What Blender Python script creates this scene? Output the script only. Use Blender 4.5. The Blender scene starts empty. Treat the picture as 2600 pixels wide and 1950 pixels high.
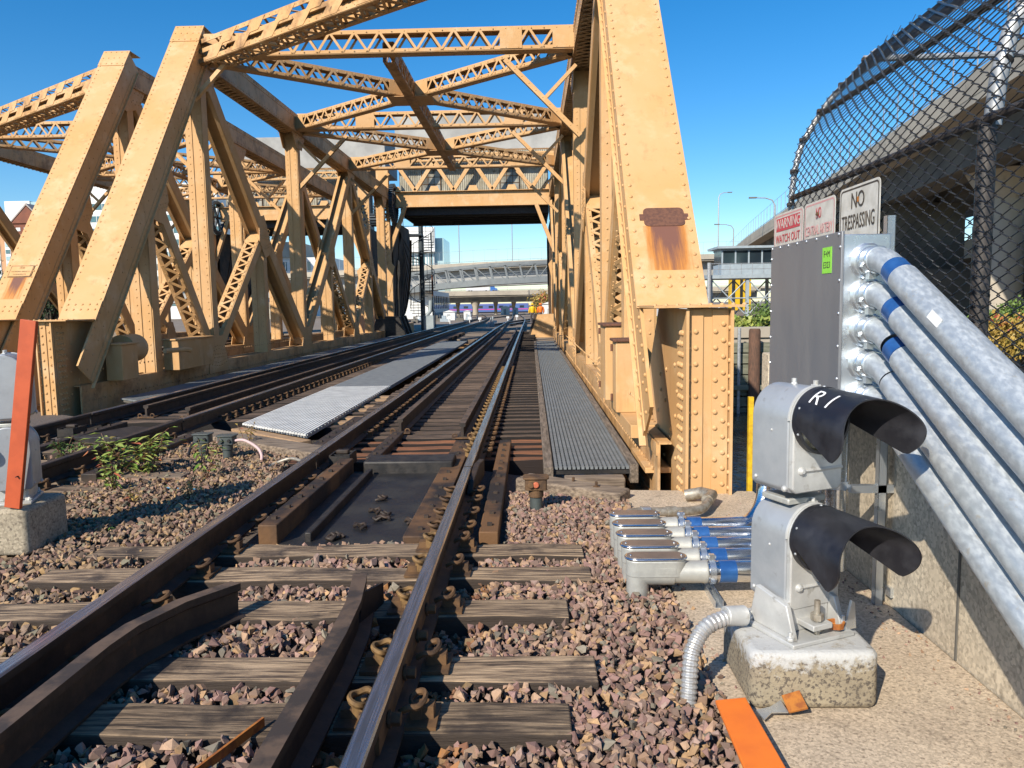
import bpy, bmesh, math, random
import numpy as np
from mathutils import Vector, Matrix, noise as mnoise

# ------------------------------------------------------------------ camera, sky, sun, exposure
C = bpy.context.scene.collection
SC = bpy.context.scene
V = Vector
cam_d = bpy.data.cameras.new('camera')
cam = bpy.data.objects.new('camera', cam_d); C.objects.link(cam)
cam_d.sensor_width = 36.0; cam_d.lens = 27.0; cam_d.clip_start = 0.05; cam_d.clip_end = 4000
dd = V((48., 203., -1950.)).normalized()
uu = V((-.0165, 1., (-.0165 * 48 + 203) / 1950.)).normalized()
xx = dd.cross(uu)
cam.matrix_world = Matrix((xx, dd, uu)).to_4x4()          # rows: world axes written in camera axes
cam.location = (0, 0, 1.55)
SC.camera = cam

SUN_DIR = V((.38, .63, -.50)).normalized()                # way the light travels
world = bpy.data.worlds.new('World'); SC.world = world; world.use_nodes = True
wn = world.node_tree
sky = wn.nodes.new('ShaderNodeTexSky'); sky.sky_type = 'NISHITA'; sky.sun_disc = False
sky.sun_elevation = math.asin(-SUN_DIR.z); sky.sun_rotation = math.atan2(-SUN_DIR.x, -SUN_DIR.y)
sky.altitude = 0; sky.air_density = 1.0; sky.dust_density = 0.2; sky.ozone_density = 4.0
hsv = wn.nodes.new('ShaderNodeHueSaturation'); hsv.inputs['Saturation'].default_value = 1.36; hsv.inputs['Value'].default_value = 1.17   # deep clear autumn blue
wn.links.new(sky.outputs[0], hsv.inputs['Color']); wn.links.new(hsv.outputs[0], wn.nodes['Background'].inputs[0])
wn.nodes['Background'].inputs[1].default_value = 0.11
sl = bpy.data.lights.new('sun', 'SUN'); sl.energy = 5.0; sl.angle = math.radians(.53); sl.color = (1, .91, .77)
so = bpy.data.objects.new('sun', sl); C.objects.link(so)
so.rotation_euler = SUN_DIR.to_track_quat('-Z', 'Y').to_euler(); so.location = (-10, -15, 20)
SC.view_settings.view_transform = 'Standard'; SC.view_settings.look = 'None'
SC.view_settings.exposure = 0.28; SC.view_settings.gamma = 1.0
SC.cycles.max_bounces = 6; SC.cycles.diffuse_bounces = 1; SC.cycles.use_denoising = True
random.seed(7); np.random.seed(7)
R_ = random.uniform

# ------------------------------------------------------------------ materials
def nodes(name):
    m = bpy.data.materials.new(name); m.use_nodes = True
    nt = m.node_tree; return m, nt, nt.nodes['Principled BSDF']
def N(nt, t, **k):
    n = nt.nodes.new(t)
    for a, b in k.items(): setattr(n, a, b)
    return n
def noise(nt, sc, det=5, rough=.6, stretch=None, coord='pos', dist=0.):
    if coord == 'pos': src = N(nt, 'ShaderNodeNewGeometry').outputs['Position']
    else: src = N(nt, 'ShaderNodeTexCoord').outputs[coord]
    if stretch:
        mp = N(nt, 'ShaderNodeMapping'); mp.inputs['Scale'].default_value = stretch
        nt.links.new(src, mp.inputs['Vector']); src = mp.outputs['Vector']
    n = N(nt, 'ShaderNodeTexNoise'); n.inputs['Scale'].default_value = sc
    n.inputs['Detail'].default_value = det; n.inputs['Roughness'].default_value = rough
    n.inputs['Distortion'].default_value = dist
    nt.links.new(src, n.inputs['Vector']); return n.outputs['Fac']
def ramp(nt, f, lo, hi):
    r = N(nt, 'ShaderNodeMapRange'); r.inputs['From Min'].default_value = lo; r.inputs['From Max'].default_value = hi
    r.clamp = True; nt.links.new(f, r.inputs['Value']); return r.outputs['Result']
def mix(nt, f, a, b, mode='MIX'):
    m = N(nt, 'ShaderNodeMix', data_type='RGBA', blend_type=mode)
    for s, x in ((m.inputs['Factor'], f), (m.inputs[6], a), (m.inputs[7], b)):
        if isinstance(x, (int, float)): s.default_value = x
        elif isinstance(x, tuple): s.default_value = (*x, 1)[:4]
        else: nt.links.new(x, s)
    return m.outputs[2]
def math_(nt, op, a, b):
    m = N(nt, 'ShaderNodeMath', operation=op)
    for s, x in ((m.inputs[0], a), (m.inputs[1], b)):
        if isinstance(x, (int, float)): s.default_value = x
        else: nt.links.new(x, s)
    return m.outputs[0]
def bump(nt, bs, f, st, dist=.01):
    b = N(nt, 'ShaderNodeBump'); b.inputs['Strength'].default_value = st; b.inputs['Distance'].default_value = dist
    nt.links.new(f, b.inputs['Height']); nt.links.new(b.outputs[0], bs.inputs['Normal'])
MATS = {}
def mat(name, c1, c2=None, sc=6, lo=.4, hi=.62, rough=.6, metal=0., bs=0., bsc=60, stretch=None, c3=None, sc3=25, lo3=.6, hi3=.7, coord='pos', vary=0., spec=.5, rough2=None, dark_sides=None, cracks=None):
    m, nt, b = nodes(name)
    b.inputs['Roughness'].default_value = rough; b.inputs['Metallic'].default_value = metal
    b.inputs['Specular IOR Level'].default_value = spec
    col = None
    if c2:
        f = ramp(nt, noise(nt, sc, stretch=stretch, coord=coord), lo, hi)
        col = mix(nt, f, c1, c2)
        if rough2 is not None:
            r = N(nt, 'ShaderNodeMapRange'); r.inputs['To Min'].default_value = rough; r.inputs['To Max'].default_value = rough2
            nt.links.new(f, r.inputs['Value']); nt.links.new(r.outputs[0], b.inputs['Roughness'])
        if c3: col = mix(nt, ramp(nt, noise(nt, sc3, coord=coord), lo3, hi3), col, c3)
        if vary:
            oi = N(nt, 'ShaderNodeObjectInfo'); hs = N(nt, 'ShaderNodeHueSaturation')
            mr = N(nt, 'ShaderNodeMapRange'); mr.inputs['To Min'].default_value = 1 - vary; mr.inputs['To Max'].default_value = 1 + vary
            nt.links.new(oi.outputs['Random'], mr.inputs['Value']); nt.links.new(mr.outputs[0], hs.inputs['Value'])
            nt.links.new(col, hs.inputs['Color']); col = hs.outputs[0]
        if cracks: col = mix(nt, ramp(nt, noise(nt, 7, 4, .55, stretch=cracks, dist=.6), .60, .66), col, (.018, .013, .010))
        nt.links.new(col, b.inputs['Base Color'])
    else: b.inputs['Base Color'].default_value = (*c1, 1)
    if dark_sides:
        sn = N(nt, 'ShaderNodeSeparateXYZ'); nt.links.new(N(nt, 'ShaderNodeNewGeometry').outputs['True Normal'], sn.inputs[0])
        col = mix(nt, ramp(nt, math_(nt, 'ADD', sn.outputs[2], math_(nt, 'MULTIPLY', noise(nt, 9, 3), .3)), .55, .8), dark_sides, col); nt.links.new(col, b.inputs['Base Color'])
    if bs: bump(nt, b, noise(nt, bsc, 8, .65, stretch=stretch, coord=coord), bs)
    MATS[name] = m; return m

YEL = (.64, .39, .19)
def yellow_col(nt):
    a = mix(nt, ramp(nt, noise(nt, .8, 4), .35, .68), YEL, (.60, .34, .135))
    a = mix(nt, ramp(nt, noise(nt, 2.1, 6, .65), .52, .72), a, (.68, .455, .25))                       # chalky fading
    a = mix(nt, ramp(nt, noise(nt, 5, 7, .72, stretch=(1.3, 1.3, .22)), .56, .80), a, (.42, .23, .095))   # run-down grime
    a = mix(nt, ramp(nt, noise(nt, 1.4, 8, .75), .60, .78), a, (.46, .26, .115))
    a = mix(nt, ramp(nt, noise(nt, 16, 8, .78), .655, .72), a, (.27, .12, .05))                       # rust freckles
    return a
def mk_yellow(name, rust=False, soot=False):
    m, nt, b = nodes(name)
    c = yellow_col(nt)
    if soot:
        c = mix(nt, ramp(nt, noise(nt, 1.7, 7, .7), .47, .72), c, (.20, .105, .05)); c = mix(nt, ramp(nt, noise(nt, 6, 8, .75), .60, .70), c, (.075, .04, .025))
    if rust:                                                   # rust run from a plate: fades with its own length
        g = N(nt, 'ShaderNodeTexCoord').outputs['Generated']; sp = N(nt, 'ShaderNodeSeparateXYZ'); nt.links.new(g, sp.inputs[0])
        up = math_(nt, 'POWER', sp.outputs[2], 1.0)
        e = math_(nt, 'MULTIPLY', math_(nt, 'MULTIPLY', sp.outputs[0], math_(nt, 'SUBTRACT', 1.0, sp.outputs[0])), 4.0)
        st = noise(nt, 2.2, 6, .65, stretch=(9, .7, .7))
        f = math_(nt, 'ADD', math_(nt, 'MULTIPLY', math_(nt, 'ADD', math_(nt, 'MULTIPLY', up, .75), .35), e), math_(nt, 'MULTIPLY', math_(nt, 'SUBTRACT', st, .5), 1.6))
        c = mix(nt, ramp(nt, f, -.05, .42), c, (.50, .20, .045))
        c = mix(nt, ramp(nt, f, .40, .85), c, (.19, .085, .06))
    nt.links.new(c, b.inputs['Base Color'])
    b.inputs['Roughness'].default_value = .62; b.inputs['Specular IOR Level'].default_value = .3
    bump(nt, b, noise(nt, 30, 6), .12)
    MATS[name] = m; return m
yel = mk_yellow('bridge_paint'); yrust = mk_yellow('bridge_paint_rust', True)
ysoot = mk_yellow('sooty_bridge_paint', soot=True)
ygrime = mat('grimy_paint', (.42, .23, .09), (.10, .06, .035), sc=5, lo=.35, hi=.65, rough=.8, bs=.15, bsc=30)
plate_rust = mat('rusty_plate', (.17, .075, .045), (.11, .05, .035), sc=30, rough=.85, bs=.3, bsc=120)
black = mat('greasy_black', (.012, .011, .011), (.035, .03, .026), sc=9, rough=.55, bs=.3, bsc=35)
mat_rub = mat('greasy_mat', (.012, .012, .013), (.03, .028, .026), sc=3, rough=.45, rough2=.75, bs=.5, bsc=14)
darksteel = mat('dark_rusted_steel', (.055, .036, .024), (.022, .017, .014), sc=8, rough=.62, bs=.15, bsc=50, c3=(.11, .055, .025), sc3=9, lo3=.62, hi3=.72)
rustbar = mat('orange_rust', (.45, .16, .025), (.28, .085, .02), sc=30, rough=.85, bs=.2, bsc=90)
rustbrown = mat('brown_rust', (.16, .085, .035), (.07, .04, .022), sc=10, rough=.75, bs=.2, bsc=50)
guard = mat('guard_rail_top', (.13, .085, .055), (.05, .037, .028), sc=7, lo=.42, hi=.58, rough=.6, bs=.1, bsc=60)
railtop = mat('polished_rail', (.42, .43, .45), (.25, .235, .22), sc=4, rough=.22, rough2=.38, metal=.9, stretch=(30, .6, 1))
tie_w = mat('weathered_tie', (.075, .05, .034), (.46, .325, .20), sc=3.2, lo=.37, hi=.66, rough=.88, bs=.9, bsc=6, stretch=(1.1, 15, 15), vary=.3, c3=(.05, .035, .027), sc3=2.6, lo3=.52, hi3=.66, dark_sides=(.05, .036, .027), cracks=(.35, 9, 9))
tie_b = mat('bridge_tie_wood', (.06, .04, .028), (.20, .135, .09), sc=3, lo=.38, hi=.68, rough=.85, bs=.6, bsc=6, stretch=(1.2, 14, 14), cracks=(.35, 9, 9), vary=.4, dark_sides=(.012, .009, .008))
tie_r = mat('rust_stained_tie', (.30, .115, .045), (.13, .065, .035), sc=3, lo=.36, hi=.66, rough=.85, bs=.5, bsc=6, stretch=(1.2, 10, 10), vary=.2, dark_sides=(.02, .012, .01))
timber = mat('grey_timber', (.11, .08, .058), (.36, .275, .195), sc=3, lo=.36, hi=.68, rough=.9, bs=.8, bsc=6, stretch=(1.2, 14, 14))
newtimber = mat('new_timber', (.42, .27, .15), (.24, .15, .085), sc=3, lo=.40, hi=.7, rough=.85, bs=.3, bsc=8, stretch=(1.2, 10, 10))
timber_y = mat('grey_timber_lengthwise', (.09, .07, .05), (.27, .21, .16), sc=3, lo=.36, hi=.68, rough=.9, bs=.8, bsc=6, stretch=(14, 1.2, 14))
def mk_grate(name, c, n):
    m, nt, b = nodes(name)
    nt.links.new(mix(nt, ramp(nt, noise(nt, n, 4), .35, .7), c, tuple(x * .72 for x in c)), b.inputs['Base Color'])
    b.inputs['Roughness'].default_value = .7; MATS[name] = m; return m
g_grey = mk_grate('grey_grating', (.20, .215, .22), 9); g_white = mk_grate('white_grating', (.80, .80, .76), 5)
def mk_conc(name, c1, c2, c3, bsn=.35, speck=110):
    m, nt, b = nodes(name)
    c = mix(nt, ramp(nt, noise(nt, 2.2, 6), .35, .68), c1, c2)
    vo = N(nt, 'ShaderNodeTexVoronoi'); vo.inputs['Scale'].default_value = speck
    nt.links.new(N(nt, 'ShaderNodeNewGeometry').outputs['Position'], vo.inputs['Vector'])
    f = ramp(nt, noise(nt, speck * .55, 3), .54, .66)
    c = mix(nt, f, c, c3)
    c = mix(nt, ramp(nt, noise(nt, 4.5, 7, .72, dist=.4), .56, .74), c, tuple(x * .62 for x in c2))
    hs = N(nt, 'ShaderNodeHueSaturation'); mr = N(nt, 'ShaderNodeMapRange'); mr.inputs['To Min'].default_value = .72; mr.inputs['To Max'].default_value = 1.18
    sp = N(nt, 'ShaderNodeSeparateColor'); nt.links.new(vo.outputs['Color'], sp.inputs[0])
    nt.links.new(sp.outputs[0], mr.inputs['Value']); nt.links.new(mr.outputs[0], hs.inputs['Value']); nt.links.new(c, hs.inputs['Color'])
    nt.links.new(hs.outputs[0], b.inputs['Base Color']); b.inputs['Roughness'].default_value = .9
    bump(nt, b, noise(nt, speck * .7, 6, .7), bsn, .006); MATS[name] = m; return m
conc = mk_conc('pad_concrete', (.60, .48, .345), (.51, .40, .285), (.30, .23, .165))
conc_w = mk_conc('wall_concrete', (.60, .51, .38), (.50, .42, .31), (.42, .35, .26), .25, 60)
conc_a = mk_conc('aggregate_block', (.34, .29, .20), (.26, .22, .155), (.085, .07, .055), 1.0, 75)
conc_f = mat('far_concrete', (.47, .42, .34), (.38, .34, .28), sc=.25, rough=.9, c3=(.30, .27, .22), sc3=1.2)
conc_g = mat('pale_grey_concrete', (.42, .42, .40), (.31, .31, .30), sc=.6, rough=.9, bs=.2, bsc=4)
conc_d = mat('stain_and_shade_concrete', (.16, .15, .13), (.10, .095, .085), sc=.3, rough=.9)  # dark tone that also paints shade on the viaduct girders and wall below
alpaint = mat('silver_painted_block', (.55, .55, .53), (.34, .30, .23), sc=18, lo=.52, hi=.62, rough=.5, metal=.2, bs=.8, bsc=70)
def mk_block():
    m, nt, b = nodes('painted_aggregate_block'); g = N(nt, 'ShaderNodeNewGeometry').outputs['Position']; sp = N(nt, 'ShaderNodeSeparateXYZ'); nt.links.new(g, sp.inputs[0])
    c = mix(nt, ramp(nt, noise(nt, 6, 6), .35, .68), (.36, .30, .205), (.26, .215, .15)); ag = ramp(nt, noise(nt, 75, 4, .6), .50, .62); c = mix(nt, ag, c, (.11, .09, .07))
    f = math_(nt, 'ADD', math_(nt, 'MULTIPLY', math_(nt, 'SUBTRACT', sp.outputs[2], .085), 9.), math_(nt, 'MULTIPLY', math_(nt, 'SUBTRACT', noise(nt, 26, 7, .7), .5), 2.6))
    f = ramp(nt, f, .25, .6); wr = ramp(nt, noise(nt, 11, 6, .7), .56, .66); f = math_(nt, 'MULTIPLY', f, math_(nt, 'SUBTRACT', 1., math_(nt, 'MULTIPLY', wr, .75)))
    nt.links.new(mix(nt, f, c, (.50, .50, .485)), b.inputs['Base Color']); nt.links.new(math_(nt, 'SUBTRACT', .9, math_(nt, 'MULTIPLY', f, .4)), b.inputs['Roughness'])
    bump(nt, b, noise(nt, 55, 6, .7), .8, .006); MATS['painted_aggregate_block'] = m; return m
pblock = mk_block()
alu = mat('aluminium_paint', (.43, .45, .47), (.34, .36, .38), sc=5, rough=.38, rough2=.55, metal=.35, bs=.05, bsc=40, c3=(.24, .235, .22), sc3=16, lo3=.62, hi3=.76)
alu2 = mat('aluminium_paint_light', (.60, .60, .58), (.48, .48, .46), sc=7, rough=.40, rough2=.55, metal=.3, bs=.08, bsc=40, c3=(.30, .28, .24), sc3=18, lo3=.60, hi3=.74)
hoodm = mat('matt_black_hood', (.012, .012, .016), (.032, .033, .040), sc=9, lo=.40, hi=.72, rough=.42, rough2=.6, bs=.05, bsc=30)
lensm = mat('smoked_lens', (.16, .13, .06), (.10, .08, .04), sc=40, rough=.15, spec=.8)
galv = mat('galvanised_conduit', (.53, .575, .60), (.66, .70, .715), sc=75, lo=.40, hi=.62, rough=.42, rough2=.6, metal=.55, bs=.08, bsc=90, stretch=(1, .3, .45), c3=(.58, .56, .50), sc3=22, lo3=.62, hi3=.72)
galvn = mat('new_galvanised_steel', (.70, .74, .77), (.60, .64, .68), sc=9, rough=.26, rough2=.36, metal=.85, bs=.03, bsc=30)
chrome = mat('bright_conduit', (.74, .76, .78), (.66, .68, .70), sc=20, rough=.14, rough2=.28, metal=1.0, stretch=(.5, 6, 6))
bluetape = mat('blue_thread_coating', (.03, .12, .36), (.05, .17, .45), sc=12, rough=.25, metal=.4)
castal = mat('cast_aluminium', (.50, .50, .46), (.44, .44, .41), sc=30, rough=.5, metal=.35, bs=.08, bsc=200)
lidm = mat('fitting_lid', (.30, .26, .24), (.25, .22, .205), sc=12, rough=.35, metal=.6)
cabm = mat('dark_cabinet_plate', (.19, .20, .22), (.225, .225, .23), sc=2.5, lo=.35, hi=.7, rough=.30, rough2=.48, metal=.12, stretch=(1, 3, .7))
oldpipe = mat('weathered_conduit', (.42, .39, .33), (.26, .22, .17), sc=25, rough=.5, metal=.5, bs=.1, bsc=80)
fencem = mat('black_vinyl_wire', (.016, .016, .018), (.035, .035, .035), sc=30, rough=.32)
fencep = mat('black_post', (.035, .032, .032), (.065, .055, .05), sc=12, rough=.5, bs=.1, bsc=60)
greypost = mat('worn_grey_post', (.42, .44, .46), (.30, .31, .32), sc=10, rough=.45, metal=.3)
signw = mat('sign_white', (.62, .60, .55), (.50, .48, .43), sc=9, rough=.5, bs=.15, bsc=25)
signr = mat('sign_red', (.55, .05, .08), (.48, .07, .09), sc=25, rough=.5)
signf = mat('sign_faded_red', (.62, .26, .27), (.60, .36, .35), sc=30, rough=.5)
signk = mat('sign_black', (.03, .03, .03), (.07, .06, .05), sc=40, rough=.5)
tapeg = mat('green_tape', (.32, .78, .08), (.28, .70, .07), sc=20, rough=.6)
white = mat('white_paint', (.78, .78, .76), (.68, .68, .66), sc=3, rough=.5)
whitel = mat('hood_lettering', (.85, .85, .85))
orange = mat('orange_board', (.50, .085, .022), (.43, .07, .018), sc=8, rough=.55, c3=(.30, .06, .02), sc3=30, lo3=.70, hi3=.76)
orange2 = mat('bright_orange_board', (.85, .20, .02), (.78, .17, .02), sc=8, rough=.5)
bgrey = mat('footbridge_grey', (.19, .21, .215), (.16, .175, .18), sc=1, rough=.55)
bdark = mat('dark_stair_steel', (.055, .075, .09), (.035, .05, .065), sc=3, rough=.5)
cabgrey = mat('cabin_grey_blue', (.36, .42, .46), (.30, .36, .40), sc=2, rough=.5)
glass_d = mat('dark_glass', (.02, .03, .04), (.03, .05, .06), sc=.3, rough=.08, spec=.9)
teal = mat('teal_glass', (.06, .14, .16), (.10, .20, .22), sc=.15, rough=.12, spec=.8)
glassb = mat('pale_glass', (.30, .46, .50), (.42, .56, .58), sc=.1, rough=.15)
brick = mat('far_brick', (.24, .09, .055), (.19, .075, .05), sc=.4, rough=.9)
tan = mat('far_tan_brick', (.60, .34, .18), (.52, .30, .17), sc=.2, rough=.9)
roofm = mat('far_roof', (.42, .36, .33), (.36, .31, .29), sc=.5, rough=.8)
corr = mat('corrugated_sheet', (.42, .40, .33), (.30, .27, .20), sc=2.5, lo=.38, hi=.66, rough=.6, metal=.2, c3=(.14, .11, .06), sc3=1.5, lo3=.58, hi3=.72)
ylw = mat('yellow_safety_paint', (.78, .52, .02), (.60, .36, .02), sc=18, rough=.5)
purple = mat('purple_train', (.10, .13, .34), (.08, .16, .36), sc=.3, rough=.35)
pink = mat('magenta_stripe', (.55, .05, .28))
bluet = mat('blue_truck', (.02, .13, .42))
fend = mat('fender_timber', (.13, .14, .10), (.25, .25, .19), sc=1.5, lo=.35, hi=.7, rough=.9, bs=.6, bsc=5, stretch=(1, 8, 8))
pilem = mat('pile_wood', (.16, .085, .055), (.09, .055, .04), sc=4, rough=.9, bs=.4, bsc=10, stretch=(6, 6, 1))
earth = mat('dark_ballast_ground', (.085, .066, .055), (.17, .135, .11), sc=35, lo=.35, hi=.65, rough=.95, bs=1.0, bsc=45)
farearth = mat('yard_ballast', (.20, .155, .115), (.30, .24, .18), sc=1.2, lo=.38, hi=.64, rough=.95, c3=(.12, .09, .07), sc3=.35, bs=.6, bsc=20)
hivis_y = mat('yellow_vest', (.85, .50, .01)); hivis_o = mat('orange_vest', (.9, .20, .02)); skin = mat('skin', (.45, .25, .17)); cloth = mat('work_trousers', (.09, .075, .08))
pinkh = mat('pink_hose', (.62, .44, .42)); pvc = mat('grey_pvc', (.075, .09, .085), (.06, .07, .068), sc=9, rough=.5)
barkm = mat('bark', (.10, .075, .055), (.06, .045, .035), sc=8, rough=.9, stretch=(4, 4, 1))
wire_b = mat('blue_wire', (.05, .25, .45)); rubber = mat('rubber', (.015, .015, .015), rough=.7); red = mat('red_car', (.45, .03, .03))
def leafmat(name, a, b_, c=None):
    m, nt, b = nodes(name)
    at = N(nt, 'ShaderNodeVertexColor'); at.layer_name = 'tint'
    col = mix(nt, at.outputs['Color'], a, b_) if not c else mix(nt, ramp(nt, at.outputs['Color'], .82, .95), mix(nt, ramp(nt, at.outputs['Color'], 0, .5), a, b_), c)
    nt.links.new(col, b.inputs['Base Color']); b.inputs['Roughness'].default_value = .55
    b.inputs['Transmission Weight'].default_value = 0; b.inputs['Subsurface Weight'].default_value = 0
    MATS[name] = m; return m
leaf_g = leafmat('green_leaves', (.05, .11, .02), (.16, .24, .05)); leaf_w = leafmat('weed_leaves', (.13, .23, .03), (.34, .38, .09), (.45, .12, .06))
leaf_a = leafmat('autumn_leaves', (.09, .12, .03), (.42, .28, .06), (.42, .08, .05)); leaf_d = leafmat('dark_leaves', (.015, .035, .012), (.05, .09, .025))
stone_m, nt, b = nodes('crushed_stone')
at = N(nt, 'ShaderNodeVertexColor'); at.layer_name = 'tint'
nt.links.new(mix(nt, ramp(nt, noise(nt, 60, 5), .4, .65), at.outputs['Color'], mix(nt, .35, at.outputs['Color'], (.16, .115, .085))), b.inputs['Base Color'])
b.inputs['Roughness'].default_value = .8; b.inputs['Specular IOR Level'].default_value = .3
bump(nt, b, noise(nt, 160, 4), .25, .004)
waterm, nt, b = nodes('harbour_water')
b.inputs['Base Color'].default_value = (.012, .018, .018, 1); b.inputs['Roughness'].default_value = .06; b.inputs['IOR'].default_value = 1.33
bump(nt, b, noise(nt, 2.6, 6, .6, stretch=(1, .5, 1)), .8, .12)

# ------------------------------------------------------------------ mesh helpers
class Fr:                                                      # a member's own axes: t along it, s across it, n out of its face
    def __init__(f, p0, p1, side=(1, 0, 0)):
        f.o = V(p0); d = V(p1) - f.o; f.L = d.length; f.t = d.normalized()
        s = V(side); s -= f.t * s.dot(f.t); f.s = s.normalized(); f.n = f.t.cross(f.s)
    def p(f, a, b, c): return f.o + f.t * a + f.s * b + f.n * c
    def sub(f, a0, b0, c0, a1, b1, c1, side=None): return Fr(f.p(a0, b0, c0), f.p(a1, b1, c1), side or f.s)
WF = Fr((0, 0, 0), (1, 0, 0), (0, 1, 0))                       # world axes: t=x s=y n=z
class MB:
    def __init__(m): m.v = []; m.f = []; m.mi = []; m.k = 0
    def add(m, vs, fs):
        b = len(m.v); m.v += [tuple(x) for x in vs]; m.f += [tuple(b + i for i in f) for f in fs]; m.mi += [m.k] * len(fs); return m
    def plate(m, fr, a0, a1, b0, b1, c0, c1):
        vs = [fr.p(a, b, c) for a in (a0, a1) for b in (b0, b1) for c in (c0, c1)]
        return m.add(vs, [(0, 1, 3, 2), (4, 6, 7, 5), (0, 4, 5, 1), (2, 3, 7, 6), (0, 2, 6, 4), (1, 5, 7, 3)])
    def box(m, x0, x1, y0, y1, z0, z1): return m.plate(WF, x0, x1, y0, y1, z0, z1)
    def bar(m, p0, p1, w, h, side=(1, 0, 0)):
        f = Fr(p0, p1, side); return m.plate(f, 0, f.L, -w / 2, w / 2, -h / 2, h / 2)
    def poly(m, fr, pts, c0, c1):                              # outline in (t,s), thickness along n
        k = len(pts); vs = [fr.p(a, b, c0) for a, b in pts] + [fr.p(a, b, c1) for a, b in pts]
        return m.add(vs, [tuple(range(k))[::-1], tuple(range(k, 2 * k))] + [(i, (i + 1) % k, k + (i + 1) % k, k + i) for i in range(k)])
    def tube(m, pts, r, n=8, cap=True, rs=None):
        pts = [V(p) for p in pts]; k = len(pts); prev = None; rings = []
        for i, p in enumerate(pts):
            t = (pts[min(i + 1, k - 1)] - pts[max(i - 1, 0)]).normalized()
            if prev is None:
                a = t.orthogonal().normalized() if abs(t.z) > .95 else t.cross(V((0, 0, 1))).normalized()
            else: a = (prev - t * prev.dot(t)).normalized()
            prev = a; b = t.cross(a); rr = rs[i] if rs else r
            rings += [p + (a * math.cos(j * 2 * math.pi / n) + b * math.sin(j * 2 * math.pi / n)) * rr for j in range(n)]
        fs = [(i * n + j, i * n + (j + 1) % n, (i + 1) * n + (j + 1) % n, (i + 1) * n + j) for i in range(k - 1) for j in range(n)]
        if cap: fs += [tuple(range(n))[::-1], tuple(range((k - 1) * n, k * n))]
        return m.add(rings, fs)
    def lathe(m, prof, o, ax=(0, 0, 1), n=24, cap=True):       # prof: (r, h) along axis
        ax = V(ax).normalized(); a = ax.orthogonal().normalized(); b = ax.cross(a); o = V(o); vs = []
        for r, h in prof: vs += [o + ax * h + (a * math.cos(j * 2 * math.pi / n) + b * math.sin(j * 2 * math.pi / n)) * r for j in range(n)]
        k = len(prof); fs = [(i * n + j, i * n + (j + 1) % n, (i + 1) * n + (j + 1) % n, (i + 1) * n + j) for i in range(k - 1) for j in range(n)]
        if cap: fs += [tuple(range(n))[::-1], tuple(range((k - 1) * n, k * n))]
        return m.add(vs, fs)
    def dome(m, p, nn, r, n=6):
        p = V(p); ax = V(nn).normalized(); a = ax.orthogonal().normalized(); b = ax.cross(a); vs = []
        for rr, h in ((1., 0.), (.86, .45), (.42, .78)):
            vs += [p + ax * (h * r) + (a * math.cos(j * 2 * math.pi / n) + b * math.sin(j * 2 * math.pi / n)) * r * rr for j in range(n)]
        fs = [(i * n + j, i * n + (j + 1) % n, (i + 1) * n + (j + 1) % n, (i + 1) * n + j) for i in range(2) for j in range(n)]
        return m.add(vs, fs + [tuple(range(2 * n, 3 * n))])
    def rivs(m, fr, a0, a1, step, b, c, ax, r=.018, n=6):      # a row of rivets along the member
        k = max(1, int(round((a1 - a0) / step)))
        for i in range(k + 1): m.dome(fr.p(a0 + (a1 - a0) * i / k, b, c), ax, r, n)
        return m
    def lace(m, fr, a0, a1, e0, e1, k, face, w=.06, th=.012, pitch=None, cross=False, x0=0.):   # zigzag bars
        H = e1 - e0; pitch = pitch or abs(H) * .55; q = max(2, int(round((a1 - a0) / pitch))); st = (a1 - a0) / q
        for i in range(q):
            for d in ((0, 1) if cross else ((i % 2),)):
                ea, eb = (e0, e1) if d == 0 else (e1, e0); kk = k + (.014 * d if cross else (.003 if i % 2 else 0))
                pa, pb = ((a0 + i * st, ea, kk), (a0 + (i + 1) * st, eb, kk)) if face == 'n' else ((a0 + i * st, kk, ea), (a0 + (i + 1) * st, kk, eb))
                m.bar(fr.p(*pa), fr.p(*pb), w if face == 'n' else th, th if face == 'n' else w, fr.s)
        return m
    def sweep(m, prof, path, side=(1, 0, 0), ks=None):         # open/closed profile (s,z) along a path
        k = len(prof); vs = []; path = [V(p) for p in path]
        for i, p in enumerate(path):
            t = (path[min(i + 1, len(path) - 1)] - path[max(i - 1, 0)]).normalized()
            s = V(side); s = (s - t * s.dot(t)).normalized(); n = s.cross(t)
            vs += [p + s * a + n * b for a, b in prof]
        b0 = len(m.v); m.v += [tuple(x) for x in vs]
        for i in range(len(path) - 1):
            for j in range(k):
                m.f.append((b0 + i * k + j, b0 + i * k + (j + 1) % k, b0 + (i + 1) * k + (j + 1) % k, b0 + (i + 1) * k + j)); m.mi.append(ks[j] if ks else m.k)
        for e in (0, len(path) - 1):
            m.f.append(tuple(b0 + e * k + j for j in range(k))); m.mi.append(m.k)
        return m
    def build(m, name, mats, parent=None, smooth=30, bevel=0., seg=2):
        me = bpy.data.meshes.new(name); me.from_pydata(m.v, [], m.f)
        for x in (mats if isinstance(mats, (list, tuple)) else [mats]): me.materials.append(x)
        if max(m.mi, default=0): me.polygons.foreach_set('material_index', m.mi)
        bm = bmesh.new(); bm.from_mesh(me); bmesh.ops.recalc_face_normals(bm, faces=bm.faces); bm.to_mesh(me); bm.free()
        if smooth: me.polygons.foreach_set('use_smooth', [True] * len(me.polygons)); me.set_sharp_from_angle(angle=math.radians(smooth))
        o = bpy.data.objects.new(name, me); C.objects.link(o)
        if bevel:
            bv = o.modifiers.new('bevel', 'BEVEL'); bv.width = bevel; bv.segments = seg; bv.limit_method = 'ANGLE'; bv.angle_limit = math.radians(40)
        if parent:
            o.parent = parent; o.matrix_parent_inverse = parent.matrix_basis.inverted()
        return o
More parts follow.
